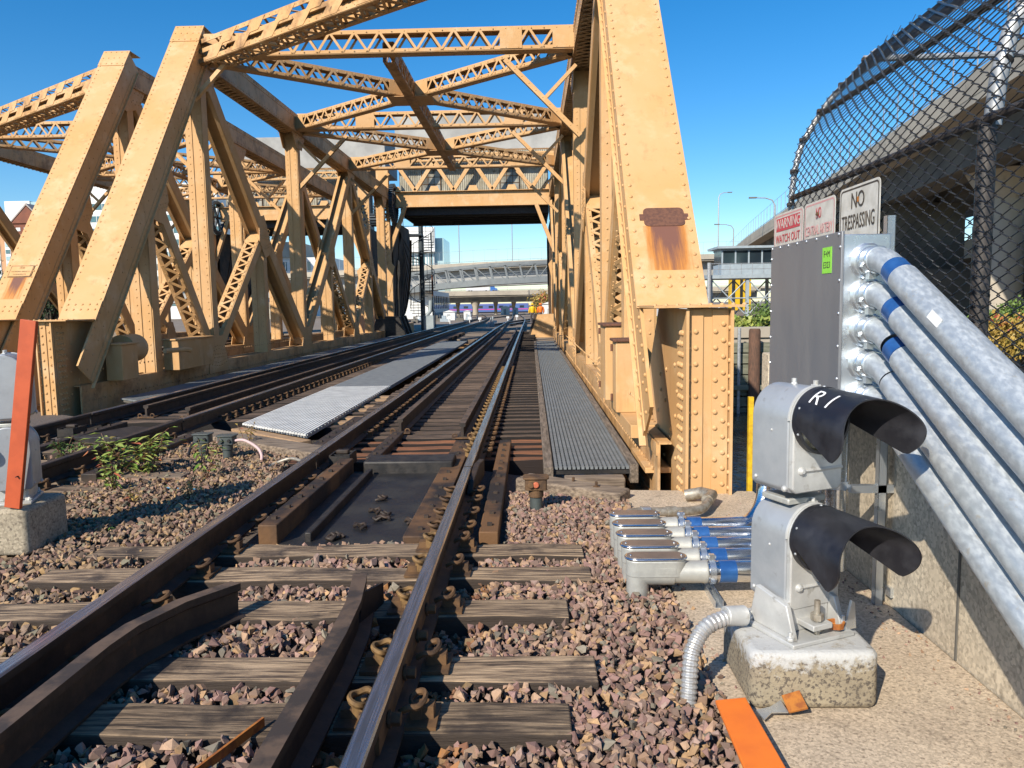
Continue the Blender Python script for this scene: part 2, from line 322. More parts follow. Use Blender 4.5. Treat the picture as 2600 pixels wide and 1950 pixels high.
def tag(o, label, cat, group=None):
    o['label'] = label; o['category'] = cat
    if group: o['group'] = group
    return o
def thing(name, label, cat, loc=(0, 0, 0), group=None):
    o = bpy.data.objects.new(name, None); o.location = loc; C.objects.link(o); o.empty_display_size = .1
    return tag(o, label, cat, group)
def struct(o): o['kind'] = 'structure'; return o
def stuff(o): o['kind'] = 'stuff'; return o
def copy_part(src, parent, off):
    o = src.copy(); C.objects.link(o); o.parent = parent
    o.matrix_parent_inverse = parent.matrix_basis.inverted() if parent else Matrix()
    o.location = V(src.location) + V(off); return o
def text(name, s, size, M, m, parent, ext=.0012, align='CENTER', sx=1.):
    cu = bpy.data.curves.new(name, 'FONT'); cu.body = s; cu.size = size; cu.align_x = align; cu.align_y = 'CENTER'; cu.extrude = ext; cu.resolution_u = 3
    t = bpy.data.objects.new(name, cu); C.objects.link(t); bpy.context.view_layer.update()
    me = bpy.data.meshes.new_from_object(t.evaluated_get(bpy.context.evaluated_depsgraph_get()))
    bpy.data.objects.remove(t); me.transform(M @ Matrix.Diagonal((sx, 1, 1, 1))); me.materials.clear(); me.materials.append(m)
    o = bpy.data.objects.new(name, me); C.objects.link(o)
    if parent: o.parent = parent; o.matrix_parent_inverse = parent.matrix_basis.inverted()
    return o
def face_m(o, right, up):                                      # text plane: right and up vectors
    r = V(right).normalized(); u = V(up).normalized(); n = r.cross(u)
    return Matrix(((r.x, u.x, n.x, o[0]), (r.y, u.y, n.y, o[1]), (r.z, u.z, n.z, o[2]), (0, 0, 0, 1)))
def arc(c, r, a0, a1, n, u, w):
    c = V(c); u = V(u); w = V(w)
    return [c + u * (r * math.cos(a0 + (a1 - a0) * i / n)) + w * (r * math.sin(a0 + (a1 - a0) * i / n)) for i in range(n + 1)]
def rrect(w, h, r, n=5, cx=0, cy=0):
    o = []
    for sx, sy, a in ((1, 1, 0), (-1, 1, 90), (-1, -1, 180), (1, -1, 270)):
        for i in range(n + 1):
            t = math.radians(a + 90 * i / n); o.append((cx + sx * (w / 2 - r) + r * math.cos(t), cy + sy * (h / 2 - r) + r * math.sin(t)))
    return o
ORD = ['first', 'second', 'third', 'fourth', 'fifth', 'sixth', 'seventh', 'eighth', 'ninth', 'tenth', 'eleventh', 'twelfth']

# ------------------------------------------------------------------ ground, water, yard
def slab(name, pts, z0, z1, m):
    o = MB().poly(WF, pts, z0, z1).build(name, m, smooth=0); return struct(o)
slab('ground', [(-90, -12), (1.88, -12), (1.88, 6.45), (.72, 6.55), (.2, 7.15), (-2.6, 8.95), (-4.2, 9.8), (-7.2, 11.9), (-90, 64)], -4, -.115, earth)
slab('bridge_seat', [(1.7, 6.46), (1.95, 9.2), (-7.0, 14.9), (-20, 24), (-22, 21), (-7.2, 11.95), (-2.6, 9.0), (.2, 7.2), (.73, 6.58)], -4, -.95, conc_d)
def yz(y): return -.16 - max(0., min(1.84, (y - 70) * .0071))
yg = MB()
ys_ = [14, 31.9, 32, 46, 62, 70, 330, 2600]
rowx = {14: (14, 300), 31.9: (14, 300), 32: (2.2, 300), 46: (-10, 300), 62: (-30, 300), 70: (-60, 400), 330: (-400, 600), 2600: (-2500, 2500)}
for y in ys_: a, b_ = rowx[y]; yg.v += [(a, y, yz(y)), (b_, y, yz(y)), (a, y, -4)]
for i in range(len(ys_) - 1): yg.f += [(i * 3, i * 3 + 1, i * 3 + 4, i * 3 + 3), (i * 3, i * 3 + 3, i * 3 + 5, i * 3 + 2)]; yg.mi += [0, 0]
yg.f.append((0, 1, 2)); yg.mi.append(0)
struct(yg.build('yard_ground', farearth, smooth=0))
wt = MB().add([(-600, -60, -3), (600, -60, -3), (600, 300, -3), (-600, 300, -3)], [(0, 1, 2, 3)]).build('water', waterm, smooth=0); struct(wt)
pad = MB().poly(WF, [(.76, -3), (1.86, -3), (1.86, 6.40), (1.72, 6.42), (.70, 6.50), (.74, 5.2), (.70, 5.14), (.78, 4.4), (.74, 3.7)], -.6, -.05).build('pavement', conc, bevel=.012); struct(pad)

# ------------------------------------------------------------------ rails, ties, fasteners
PROF = [(-.075, 0), (.075, 0), (.075, .012), (.012, .03), (.010, .125), (.037, .14), (.037, .172), (.030, .18), (-.030, .18), (-.037, .172), (-.037, .14), (-.010, .125), (-.012, .03), (-.075, .012)]
KS = [0] * 14; KS[6] = KS[7] = KS[8] = 1
XR1, XL1, XR2, XL2 = -.56, -2.07, -4.45, -6.0
def rail(name, path, label, group, tops=railtop, sides=darksteel):
    o = MB().sweep(PROF, path, ks=KS).build(name, [sides, tops], smooth=40)
    return tag(o, label, 'rail', group)
def straight(x, y0, y1): return [(x, y0, 0), (x, y1, 0)]
g = 'running rails of the two tracks'
def curve_far(x, dx): return [(x, 45.0, 0), (x, 70, -.1), (x + dx * .12, 100, yz(100) + .02), (x + dx * .5, 150, yz(150) + .02), (x + dx, 210, yz(210) + .02)]
R1 = rail('running_rail', straight(XR1, -2, 6.42), 'bright worn right rail of the near track before the bridge', g)
L1 = rail('running_rail', straight(XL1, -2, 7.12), 'long dark left rail of the near track before the bridge', g)
R2 = rail('running_rail', straight(XR2, 1, 9.5), 'right rail of the far track behind the green weeds', g, darksteel)
L2 = rail('running_rail', straight(XL2, 1, 10.15), 'left rail of the far track beside the left signal', g, darksteel)
R1b = rail('running_rail', straight(XR1, 6.45, 45), 'bright right rail of the near track running over the bridge', g)
L1b = rail('running_rail', straight(XL1, 7.15, 45), 'left rail of the near track on the bridge beside the pale grating', g)
R2b = rail('running_rail', straight(XR2, 9.53, 45), 'right rail of the far track on the bridge with clips beside the grating', g)
L2b = rail('running_rail', straight(XL2, 10.18, 45), 'left rail of the far track along the left truss', g)
for x, l in ((XR1, 'right rail of the near track in the yard past the bridge'), (XL1, 'left rail of the near track in the yard past the bridge'),
             (XR2, 'right rail of the far track in the yard past the bridge'), (XL2, 'left rail of the far track in the yard past the bridge')):
    rail('running_rail', curve_far(x, -3 if x > -3 else -9), l, g)
for i, (a, b_) in enumerate((((-7, 80), (-1.5, 200)), ((-12, 78), (-20, 190)), ((-13.5, 78), (-21.5, 190)), ((-3.2, 60), (.6, 96)), ((-1.7, 60), (1.9, 96)))):
    rail('yard_rail', [(a[0], a[1], yz(a[1]) + .02), (b_[0], b_[1], yz(b_[1]) + .02)], 'dark rail of a side track crossing the sunny yard', 'side track rails in the yard')
GR = [(-.07, 0), (.07, 0), (.07, .012), (.014, .03), (.014, .13), (.036, .145), (.036, .18), (-.036, .18), (-.036, .145), (-.014, .13), (-.014, .03), (-.07, .012)]
gk = [0] * 12; gk[6] = 1
def grail(path, label):
    return tag(MB().sweep(GR, path, ks=gk).build('guard_rail', [darksteel, guard], smooth=40), label, 'rail', 'inner guard rails')
ng1 = grail([(-1.80, -2, 0), (-1.79, 3.0, 0), (-1.77, 3.2, 0), (-1.68, 3.48, -.005), (-1.53, 3.76, -.02)], 'brown guard rail bending in beside the dark left rail')
ng2 = grail([(-.83, -2, 0), (-.835, 3.1, 0), (-.85, 3.45, 0), (-.885, 3.72, 0), (-.91, 3.84, -.01)], 'mottled brown guard rail close beside the bright near rail')
MB().poly(Fr((-.855, 3.55, .0), (-.80, 3.9, 0), (0, 0, 1)), [(0, .02), (.34, 0), (.34, .11), (.05, .16)], -.008, .008).build('end_plate', darksteel, ng2)
gx = [(-1.62, 9.25, 44), (-.82, 8.85, 44), (-5.6, 10.9, 44), (-4.85, 10.6, 44)]
for (x, a, b_), l in zip(gx, ('left inner guard rail of the near track on the bridge', 'right inner guard rail of the near track on the bridge', 'left inner guard rail of the far track on the bridge', 'right inner guard rail of the far track on the bridge')):
    o = grail(straight(x, a, b_), l)
    mb = MB().box(x - .12, x + .12, a - .03, a + .12, .0, .014)
    for s in (-1, 1): mb.tube(arc((x + s * .09, a + .0, .03), .028, 0, 5, 8, (1, 0, 0), (0, 0, 1)), .009, 5)
    mb.build('end_chair', rustbrown, o)

def tie(name, x0, x1, y, w, h, m, label, grp, zt=0., ang=0.):
    mb = MB(); n = 9; vs = []
    rnd = random.Random(int(y * 1000 + x0 * 10))
    for i in range(n + 1):
        x = x0 + (x1 - x0) * i / n; j = rnd.uniform(-.011, .011); dy = ang * (x - x0)
        vs += [(x, y - w / 2 + j + dy, zt - h), (x, y + w / 2 + j + dy, zt - h), (x, y + w / 2 + rnd.uniform(-.008, .008) + dy, zt + rnd.uniform(-.012, .003)), (x, y - w / 2 + rnd.uniform(-.012, .012) + dy, zt + rnd.uniform(-.012, .003))]
    fs = [(i * 4 + j, i * 4 + (j + 1) % 4, i * 4 + 4 + (j + 1) % 4, i * 4 + 4 + j) for i in range(n) for j in range(4)] + [(0, 1, 2, 3), (n * 4, n * 4 + 1, n * 4 + 2, n * 4 + 3)]
    o = mb.add(vs, fs).build(name, m, smooth=25, bevel=.008)
    if label: tag(o, label, 'railroad tie', grp)
    return o
TY1 = [(1.62, -2.95, .10), (2.22, -2.9, .22), (2.75, -2.95, .13), (3.18, -2.9, .26), (3.81, -2.95, .17), (4.34, -2.93, .33), (4.79, -2.86, .31)]
TLAB = ['cracked tie under the near track at the lower edge', 'second weathered tie from the lower edge under the near track', 'weathered tie beneath the tip of the rusty bar', 'weathered tie at the first gap past the rusty bar',
        'weathered tie just before the bent guard rail ends', 'weathered tie just behind the bent guard rail ends', 'weathered tie touching the black greasy mat']
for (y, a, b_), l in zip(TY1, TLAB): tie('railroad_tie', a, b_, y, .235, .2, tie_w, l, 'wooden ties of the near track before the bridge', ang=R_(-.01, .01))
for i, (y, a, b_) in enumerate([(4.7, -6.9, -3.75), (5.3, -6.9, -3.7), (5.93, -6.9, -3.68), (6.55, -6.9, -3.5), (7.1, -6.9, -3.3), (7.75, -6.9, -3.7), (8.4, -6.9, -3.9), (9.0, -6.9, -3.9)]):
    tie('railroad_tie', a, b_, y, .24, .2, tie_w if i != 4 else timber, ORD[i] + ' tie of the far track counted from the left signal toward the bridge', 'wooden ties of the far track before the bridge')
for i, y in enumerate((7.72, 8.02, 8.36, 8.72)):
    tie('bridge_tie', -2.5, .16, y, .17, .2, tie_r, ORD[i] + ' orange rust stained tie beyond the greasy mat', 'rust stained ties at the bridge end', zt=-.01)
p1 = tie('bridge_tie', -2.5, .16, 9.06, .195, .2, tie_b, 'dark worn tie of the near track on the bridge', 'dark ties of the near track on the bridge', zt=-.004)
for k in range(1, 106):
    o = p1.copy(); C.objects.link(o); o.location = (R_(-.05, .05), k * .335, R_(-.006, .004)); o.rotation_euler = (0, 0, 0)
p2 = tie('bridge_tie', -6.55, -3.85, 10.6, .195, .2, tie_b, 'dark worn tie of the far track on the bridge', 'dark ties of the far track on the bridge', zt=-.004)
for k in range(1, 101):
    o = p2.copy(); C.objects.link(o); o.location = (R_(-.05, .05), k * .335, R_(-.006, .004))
# rail clips and tie plates, parts of their rail
def spl(pts, k=4):
    P = [V(p) for p in pts]; o = []
    for i in range(len(P) - 1):
        a = P[max(i - 1, 0)]; b_ = P[i]; c = P[i + 1]; d = P[min(i + 2, len(P) - 1)]
        for j in range(k):
            t = j / k; o.append(.5 * ((2 * b_) + (c - a) * t + (2 * a - 5 * b_ + 4 * c - d) * t * t + (3 * b_ - a - 3 * c + d) * t ** 3))
    return o + [P[-1]]
clip = MB().tube(spl([(.01, -.055, .045), (.05, -.066, .062), (.09, -.05, .058), (.115, -.01, .068), (.105, .035, .070), (.072, .052, .062), (.048, .03, .052), (.055, -.005, .044), (.085, -.012, .038)], 3), .0115, 6)
clip.box(.05, .10, -.028, .028, .0, .05)
clip_o = clip.build('rail_clip', rustbrown, smooth=50)
lit_clip_me = clip_o.data.copy(); lit_clip_me.materials.clear(); lit_clip_me.materials.append(mat('ochre_rust', (.27, .16, .062), (.13, .075, .03), sc=25, rough=.8))
plate_o = MB().box(-.19, .19, -.09, .09, .0, .013).box(.125, .175, -.03, .03, .013, .06).box(-.175, -.125, -.03, .03, .013, .05).build('tie_plate', rustbrown, smooth=0, bevel=.004)
plate_me, clip_me = plate_o.data, clip_o.data
bpy.data.objects.remove(plate_o); bpy.data.objects.remove(clip_o)
def fasten(rl, x, ys, big=False, sides=(-1, 1), plates=True):
    for y in ys:
        if plates:
            o = bpy.data.objects.new('tie_plate', plate_me); C.objects.link(o); o.parent = rl; o.location = (x, y, 0)
        for s in sides:
            o = bpy.data.objects.new('rail_clip', lit_clip_me if big and s < 0 else clip_me); C.objects.link(o); o.parent = rl  # right-hand clips of close rails wear darker brown as the rail's shadow
            o.location = (x + s * .045, y + R_(-.01, .01), .006); o.rotation_euler = (0, 0, 0 if s > 0 else math.pi)
            if big: o.scale = (.86, 1.0, 1.2)
fasten(R1, XR1, [1.62, 2.22, 2.75, 3.18, 3.81, 4.34, 4.79], True)
fasten(R1, XR1, [5.1, 5.45, 5.8, 6.1], False, plates=False)
fasten(L1, XL1, [2.22, 2.75, 3.18, 3.81, 4.34, 4.79], False)
fasten(L1, XL1, [5.3, 5.75, 6.2, 6.6], False, (1,), False)
fasten(R2, XR2, [5.3, 5.93, 6.55, 7.1, 7.75, 8.4, 9.0]); fasten(L2, XL2, [7.1, 7.75, 8.4, 9.0], False, (1,))
fasten(R1b, XR1, [7.72, 8.02, 8.36, 8.72] + [9.06 + .335 * k for k in range(0, 28)], True, plates=False)
fasten(L1b, XL1, [9.06 + .335 * k for k in range(0, 20)], False, (1,), False)
fasten(R2b, XR2, [10.6 + .335 * k for k in range(0, 34)], False, (1,), True)
# fish plates with bolts on the near rail
fp = MB()
for s in (-1, 1):
    fp.box(XR1 + s * .014 - .012, XR1 + s * .014 + .012, 2.45, 3.72, .035, .125)
    for y in (2.6, 2.95, 3.3, 3.6):
        fp.tube([(XR1 + s * .02, y, .08), (XR1 + s * .075, y, .08)], .024, 6); fp.tube([(XR1 + s * .03, y, .08), (XR1 + s * .04, y, .08)], .032, 10)
fp.build('joint_bar', rustbrown, R1)

# greasy mat, guard timbers, castings at the bridge end
o = MB().box(-1.80, -.70, 4.92, 7.2, -.1, -.035).build('rubber_mat', mat_rub, bevel=.01); tag(o, 'black greasy mat between the rails at the bridge end', 'mat')
o = MB().box(-1.62, -.76, 7.16, 7.50, -.1, .085).build('end_beam', black, bevel=.02); tag(o, 'black greasy cross beam behind the mat', 'beam')
def gt(x0, x1, y0, y1, z1, m, l, bolts=True):
    mb = MB().box(x0, x1, y0, y1, -.08, z1)
    o = tag(mb.build('guard_timber', m, bevel=.008), l, 'timber', 'guard timbers beside the near track rails')
    if bolts:
        for k in range(int((y1 - y0) / .3)): MB().box(.5 * (x0 + x1) - .016, .5 * (x0 + x1) + .016, y0 + .15 + k * .3 - .016, y0 + .15 + k * .3 + .016, z1, z1 + .02).build('bolt', darksteel, o, 0)
gmix = mat('timber_rust_to_grease', (.16, .08, .032), (.020, .015, .013), sc=1.1, lo=.44, hi=.56, rough=.75, bs=.3, bsc=30)
gt(-1.86, -1.73, 5.0, 7.25, .10, gmix, 'rusty guard timber along the left edge of the greasy mat')
gt(-1.56, -1.515, 5.05, 7.1, .03, black, 'thin black bar lying on the left of the greasy mat', False)
gt(-.88, -.68, 4.98, 8.65, .02, gmix, 'wide guard timber between the greasy mat and the bright rail')
gt(-.37, -.24, 5.0, 8.5, .04, gmix, 'brown guard timber outside the bright rail at the bridge end')
gt(-1.68, -1.55, 7.55, 9.1, .05, darksteel, 'dark guard timber leading to the left inner guard rail')
gt(-2.45, -2.3, 8.3, 10.4, .05, darksteel, 'dark guard timber outside the near left rail by the pale grating')
def casting(x, y, l, s=1):
    t = thing('rail_casting', l, 'casting', (x, y, 0), 'black castings at the rail joints')
    mb = MB().box(x - .1, x + .1, y - .16, y + .16, 0, .03)
    for k in range(4): mb.box(x - .085, x + .085, y - .15 + k * .095, y - .135 + k * .095, .03, .11)
    mb.box(x - .1, x - .085, y - .15, y + .15, .03, .12).box(x + .085, x + .1, y - .15, y + .15, .03, .12)
    mb.build('ribbed_body', black, t); MB().box(x - .06, x + .06, y - .04, y + .04, .11, .15).build('cap', darksteel, t, bevel=.01)
casting(-1.88, 7.45, 'black ribbed casting beside the near left rail joint'); casting(-5.75, 9.35, 'black ribbed casting beside the far left rail joint')
o = MB().poly(Fr((XR1 + .045, 6.05, .03), (XR1 + .10, 6.75, .03), (0, 0, 1)), [(0, 0), (.70, 0), (.70, .15), (.42, .165), (.1, .10)], -.025, .025).build('rail_ramp', darksteel, bevel=.006); tag(o, 'steel ramp block against the bright rail joint', 'casting')
o = MB().poly(Fr((XR2 - .06, 8.2, .0), (XR2 - .06, 9.6, 0), (0, 0, 1)), [(0, .0), (1.4, 0), (1.4, .17), (.3, .17)], -.03, .03).build('rail_ramp', darksteel, bevel=.006); tag(o, 'long dark ramp block at the far right rail joint', 'casting')
o = MB().poly(WF, [(-5.5, 8.95), (-4.75, 8.85), (-4.62, 9.5), (-5.2, 9.75)], -.05, .06).build('steel_plate', black, bevel=.01); tag(o, 'black flat plate between the far track rails', 'plate')
gt(-4.95, -4.85, 6.2, 8.9, .04, darksteel, 'dark guard timber inside the far right rail behind the weeds')
gt(-5.62, -5.5, 7.0, 10.2, .05, darksteel, 'dark guard timber inside the far left rail')
gt(-4.2, -4.05, 6.9, 9.3, .05, darksteel, 'dark guard timber outside the far right rail behind the weeds')
# loose clips on the mat
for i, (x, y, a) in enumerate([(-1.18, 5.65, .3), (-1.12, 5.50, 2.0), (-1.25, 5.72, 1.1), (-1.42, 5.12, .2), (-1.33, 5.06, 2.6), (-1.28, 5.32, 1.0), (-.95, 5.45, .6), (-1.30, 6.15, .2)]):
    mb = MB().tube([(0, -.055, .0), (.03, -.062, .012), (.065, -.045, .0), (.092, -.01, .014), (.085, .03, .0), (.055, .05, .012), (.03, .035, .0), (.028, .0, .02), (.055, -.01, .0)], .012, 7)
    o = mb.build('loose_clip', darksteel, smooth=60); o.location = (x, y, -.02); o.rotation_euler = (0, 0, a)
    tag(o, 'loose dark steel rail clip lying on the greasy mat', 'rail clip', 'loose rail clips on the mat')
# ballast: crushed stone, one mass
def stones():
    protos = []
    for k in range(12):
        bm = bmesh.new(); rnd = random.Random(k)
        for i in range(9):
            d = V((rnd.gauss(0, 1), rnd.gauss(0, 1), rnd.gauss(0, 1))).normalized(); q = rnd.uniform(.75, 1.25)
            bm.verts.new(V((d.x * 1.15 * q, d.y * .9 * q, d.z * .72 * q)))
        r = bmesh.ops.convex_hull(bm, input=bm.verts)
        bmesh.ops.delete(bm, geom=[v for v in bm.verts if not v.link_faces], context='VERTS')
        bm.verts.index_update(); bm.faces.ensure_lookup_table()
        protos.append((np.array([v.co[:] for v in bm.verts]), np.array([[v.index for v in f.verts] for f in bm.faces]))); bm.free()
    rg = np.random.default_rng(3)
    rects = [(a - .0, b_ + .0, y - .125, y + .125, .93) for y, a, b_ in TY1] + [(-6.9, -3.75, y - .12, y + .12, .9) for y in (5.3, 5.93, 6.55, 7.1, 7.75)]
    rects += [(-1.9, -.2, 4.95, 9, 1), (XR1 - .06, XR1 + .06, 0, 9, 1), (XL1 - .06, XL1 + .06, 0, 9, 1), (.75, 3, 0, 6.4, .997), (-2.5, .8, 7.2, 99, 1), (-3.86, -3.34, 4.84, 5.36, 1), (.55, .74, 3.9, 5.2, .0)]
    def add(n, x0, x1, y0, y1, s0, s1, keep=lambda x, y: True):
        P = rg.random((n, 2)) * [x1 - x0, y1 - y0] + [x0, y0]; out = []
        for x, y in P:
            ok = keep(x, y)
            for a, b_, c, d_, pr in rects:
                if a < x < b_ and c < y < d_ and rg.random() < pr: ok = False; break
            if ok: out.append((x, y, s0 + (s1 - s0) * rg.random() ** 1.6))
        return out
    skew = lambda x, y: y < 8.75 - .62 * (x + 2.6) - .3
    L = add(10500, -.5, .77, 1.9, 6.4, .014, .031) + add(11500, -3.6, -.5, 1.9, 4.95, .016, .036) + add(11500, -4.1, -2.1, 4.7, 9, .015, .031, skew)
    L += add(3200, -6.2, -3.6, 3.2, 9, .02, .03, skew) + add(700, -.24, .6, 5.0, 6.3, .018, .028)
    pads = [(1.84 - abs(rg.normal()) * .09, y, .004 + .007 * rg.random()) for y in rg.uniform(1.9, 5, 150)] + [(rg.uniform(.78, 1.8), rg.uniform(1.9, 6), .003 + .007 * rg.random() ** 2) for _ in range(110)] + [(.77 + abs(rg.normal()) * .05, y, .008 + .012 * rg.random()) for y in rg.uniform(1.9, 5, 60)]
    vs, fs, cs = [], [], []; off = 0
    base = np.array([(.36, .24, .19), (.29, .185, .16), (.42, .30, .20), (.24, .175, .14), (.35, .26, .215), (.24, .23, .18), (.46, .31, .165), (.32, .205, .18), (.38, .26, .175), (.19, .135, .11)]) * [.95, .88, .86]
    for x, y, s in L + pads:
        pv, pf = protos[rg.integers(12)]; q = rg.normal(size=4); q /= np.linalg.norm(q); w, a, b_, c = q
        Rm = np.array([[1 - 2 * (b_ * b_ + c * c), 2 * (a * b_ - c * w), 2 * (a * c + b_ * w)], [2 * (a * b_ + c * w), 1 - 2 * (a * a + c * c), 2 * (b_ * c - a * w)], [2 * (a * c - b_ * w), 2 * (b_ * c + a * w), 1 - 2 * (a * a + b_ * b_)]])
        z = -.066 + .03 * mnoise.noise((x * 1.3, y * 1.3, 0)) + rg.random() * .04 + (.02 if -4.1 < x < -2.3 and y > 5 else 0)
        if x > .80 or s < .014: z = -.048
        if abs(x - XR1) < .22 or abs(x - XL1) < .22: z -= .035
        vs.append(pv @ Rm.T * s + [x, y, z]); fs.append(pf + off); off += len(pv)
        c = base[rg.integers(10)] * (.75 + .5 * rg.random())
        if abs(x - XR1) < .3 and rg.random() < .5: c = c * [.8, .6, .4]
        if x < -2.2: c = c * [.95, .97, .85]
        cs.append(np.repeat([[*c, 1]], len(pv), 0))
    vs = np.concatenate(vs); fs = np.concatenate(fs); cs = np.concatenate(cs)
    me = bpy.data.meshes.new('ballast'); me.vertices.add(len(vs)); me.vertices.foreach_set('co', vs.ravel().astype(np.float32))
    me.loops.add(fs.size); me.loops.foreach_set('vertex_index', fs.ravel().astype(np.int32))
    me.polygons.add(len(fs)); me.polygons.foreach_set('loop_start', np.arange(0, fs.size, 3, dtype=np.int32))
    me.update(calc_edges=True); me.polygons.foreach_set('use_smooth', np.zeros(len(fs), dtype=bool)); ca = me.color_attributes.new('tint', 'FLOAT_COLOR', 'POINT'); ca.data.foreach_set('color', cs.ravel().astype(np.float32))
    me.validate(); me.materials.append(stone_m); o = bpy.data.objects.new('ballast', me); C.objects.link(o)
    o['kind'] = 'stuff'; o['label'] = 'crushed purple and tan stone ballast around the ties'; o['category'] = 'ballast'
stones()
# small loose things
o = MB().bar((-1.02, 2.70, .015), (-1.15, 2.36, .012), .035, .01, (0, 0, 1)).build('rusty_bar', rustbar, smooth=0); tag(o, 'flat orange rusty steel bar lying against the guard rail', 'steel bar')
o = MB().lathe([(.018, 0), (.034, 0), (.034, .012), (.018, .012), (.018, 0)], (-.17, 2.42, -.012), (.1, .1, 1), 16, False).build('rusty_washer', rustbrown); tag(o, 'rusty round washer on the stones near the bright rail', 'washer')
o = MB().box(-.03, .10, 2.10, 2.30, -.05, .005).build('wood_scrap', tie_w, bevel=.01); tag(o, 'broken tie stub among the stones at the lower edge', 'wood')

# ------------------------------------------------------------------ walkway gratings, abutment timbers, vent pipes
def grating(name, x0, x1, y0, y1, z, pitch, bw, cross, m, label, skew=0., tf=timber_y):
    t = thing(name, label, 'grating', ((x0 + x1) / 2, y0, 0), 'walkway gratings on the bridge')
    mb = MB(); n = int((x1 - x0) / pitch)
    for i in range(n + 1):
        x = x0 + i * pitch; mb.box(x, x + bw, y0 + (x1 - x) * skew, y1, z - .025, z)
    y = y0 + .06
    while y < y1 - .02:
        xa = x0 if y > y0 + (x1 - x0) * skew else x1 - (y - y0) / max(skew, .01)
        mb.box(xa, x1, y, y + .012, z - .022, z - .010); y += cross
    mb.build('grate', m, t, smooth=0)
    return t
gR = grating('walkway_grating', .20, .86, 6.98, 31.0, .05, .041, .027, .11, g_grey, 'grey grating walkway between the near track and the right truss')
MB().box(.10, .185, 6.9, 31, -.09, .062).box(.885, .96, 6.9, 31, -.09, .085).build('edge_board', timber_y, gR, bevel=.006)
MB().box(.17, .90, 6.95, 31, -.012, .018).build('under_board', black, gR, smooth=0)
o = MB().box(.28, .82, 6.72, 6.88, -.1, -.0).build('timber_block', timber, bevel=.015); tag(o, 'grey split timber under the near end of the right walkway', 'timber')
gC = grating('walkway_grating', -3.86, -2.72, 9.05, 14.6, .035, .0475, .029, .16, g_white, 'pale white grating panel between the two tracks', .85)
MB().poly(WF, [(-3.84, 10.1), (-2.74, 9.16), (-2.74, 14.58), (-3.84, 14.58)], -.03, .0285).build('under_board', mat('grating_underlay', (.42, .42, .40)), gC, smooth=0)
g_pale = mk_grate('pale_grey_grating', (.27, .29, .30), 7)
gC2 = grating('walkway_grating', -3.86, -2.72, 14.62, 23.0, .03, .0475, .036, .3, g_pale, 'middle grey grating panel between the two tracks')
gC3 = grating('walkway_grating', -3.86, -2.72, 23.02, 33.0, .03, .0475, .036, .4, g_pale, 'farthest grey grating panel between the two tracks')
for gg, a, b_ in ((gC2, 14.62, 23), (gC3, 23.02, 33)): MB().box(-3.86, -2.72, a, b_, -.03, .006).build('under_board', g_pale, gg, smooth=0)
gL = grating('walkway_grating', -7.15, -6.55, 12.6, 42, .04, .041, .03, .3, g_grey, 'grey grating walkway along the left truss', .8)
MB().poly(WF, [(-7.13, 13.1), (-6.56, 12.65), (-6.56, 42), (-7.13, 42)], -.03, .012).build('under_board', conc_d, gL, smooth=0)
o = MB().bar((-3.95, 10.05, -.09), (-2.72, 9.0, -.09), .12, .17, (0, 0, 1)).build('grating_beam', newtimber, bevel=.01); tag(o, 'fresh brown timber across the front of the pale grating', 'timber')
for i in range(9):
    o = MB().box(-3.95, -2.3, 10.0 + i * .42, 10.2 + i * .42, -.2, -.032).build('walkway_plank', newtimber if i % 3 else tie_b, bevel=.006)
    tag(o, 'light brown crosspiece under the pale grating', 'timber', 'crosspieces under the pale grating')
o = MB().bar((-4.1, 9.35, -.06), (-2.2, 7.95, -.06), .22, .34, (0, 0, 1)).build('abutment_timber', timber, bevel=.015); tag(o, 'dark weathered timber behind the two grey vent pipes', 'timber')
o = MB().bar((-.1, 6.62, -.07), (.74, 6.12, -.10), .26, .24, (0, 0, 1)).build('abutment_timber', timber, bevel=.02); tag(o, 'big cracked timber beside the pipe with the orange plug', 'timber')
b2 = MB()
for x, y in ((.34, 6.42), (.52, 6.25)): b2.lathe([(.028, 0), (.028, .012), (.012, .013), (.012, .05)], (x, y, .03), n=8)
b2.build('bolt', rustbrown, o)
def vent(x, y, l, top=.23, plug=False):
    t = thing('vent_pipe', l, 'pipe', (x, y, -.1), 'short vent pipes by the abutment')
    MB().lathe([(.05, 0), (.05, top + .02)], (x, y, -.1), n=16).build('pipe', pvc, t)
    mb = MB().poly(WF, [(x + a, y + b_) for a, b_ in rrect(.17, .13, .02, 3)], top - .1, top - .015)
    mb.poly(WF, [(x + a, y + b_) for a, b_ in rrect(.20, .15, .03, 3)], top - .014, top)
    mb.tube([(x - .04, y - .06, top - .055), (x - .04, y - .085, top - .055)], .024, 10)
    mb.lathe([(.058, 0), (.058, .06)], (x, y, top - .16), n=16)
    mb.build('head', pvc if not plug else rustbrown, t, bevel=.004)
    if plug: MB().lathe([(.024, 0), (.024, .012), (.018, .018)], (x + .0, y - .065, top - .055), (0, -1, 0), 14).build('plug', mat('orange_plug', (.5, .13, .06)), t)
    else: MB().lathe([(.016, 0), (.016, .02)], (x + .045, y - .065, top - .055), (0, -1, 0), 10).build('plug', rubber, t)
    return t
vent(-3.54, 8.06, 'grey vent pipe nearer the green weeds'); vent(-3.23, 7.94, 'grey vent pipe with the pink hose'); vent(.02, 5.82, 'dark vent pipe with an orange plug by the cracked timber', plug=True)
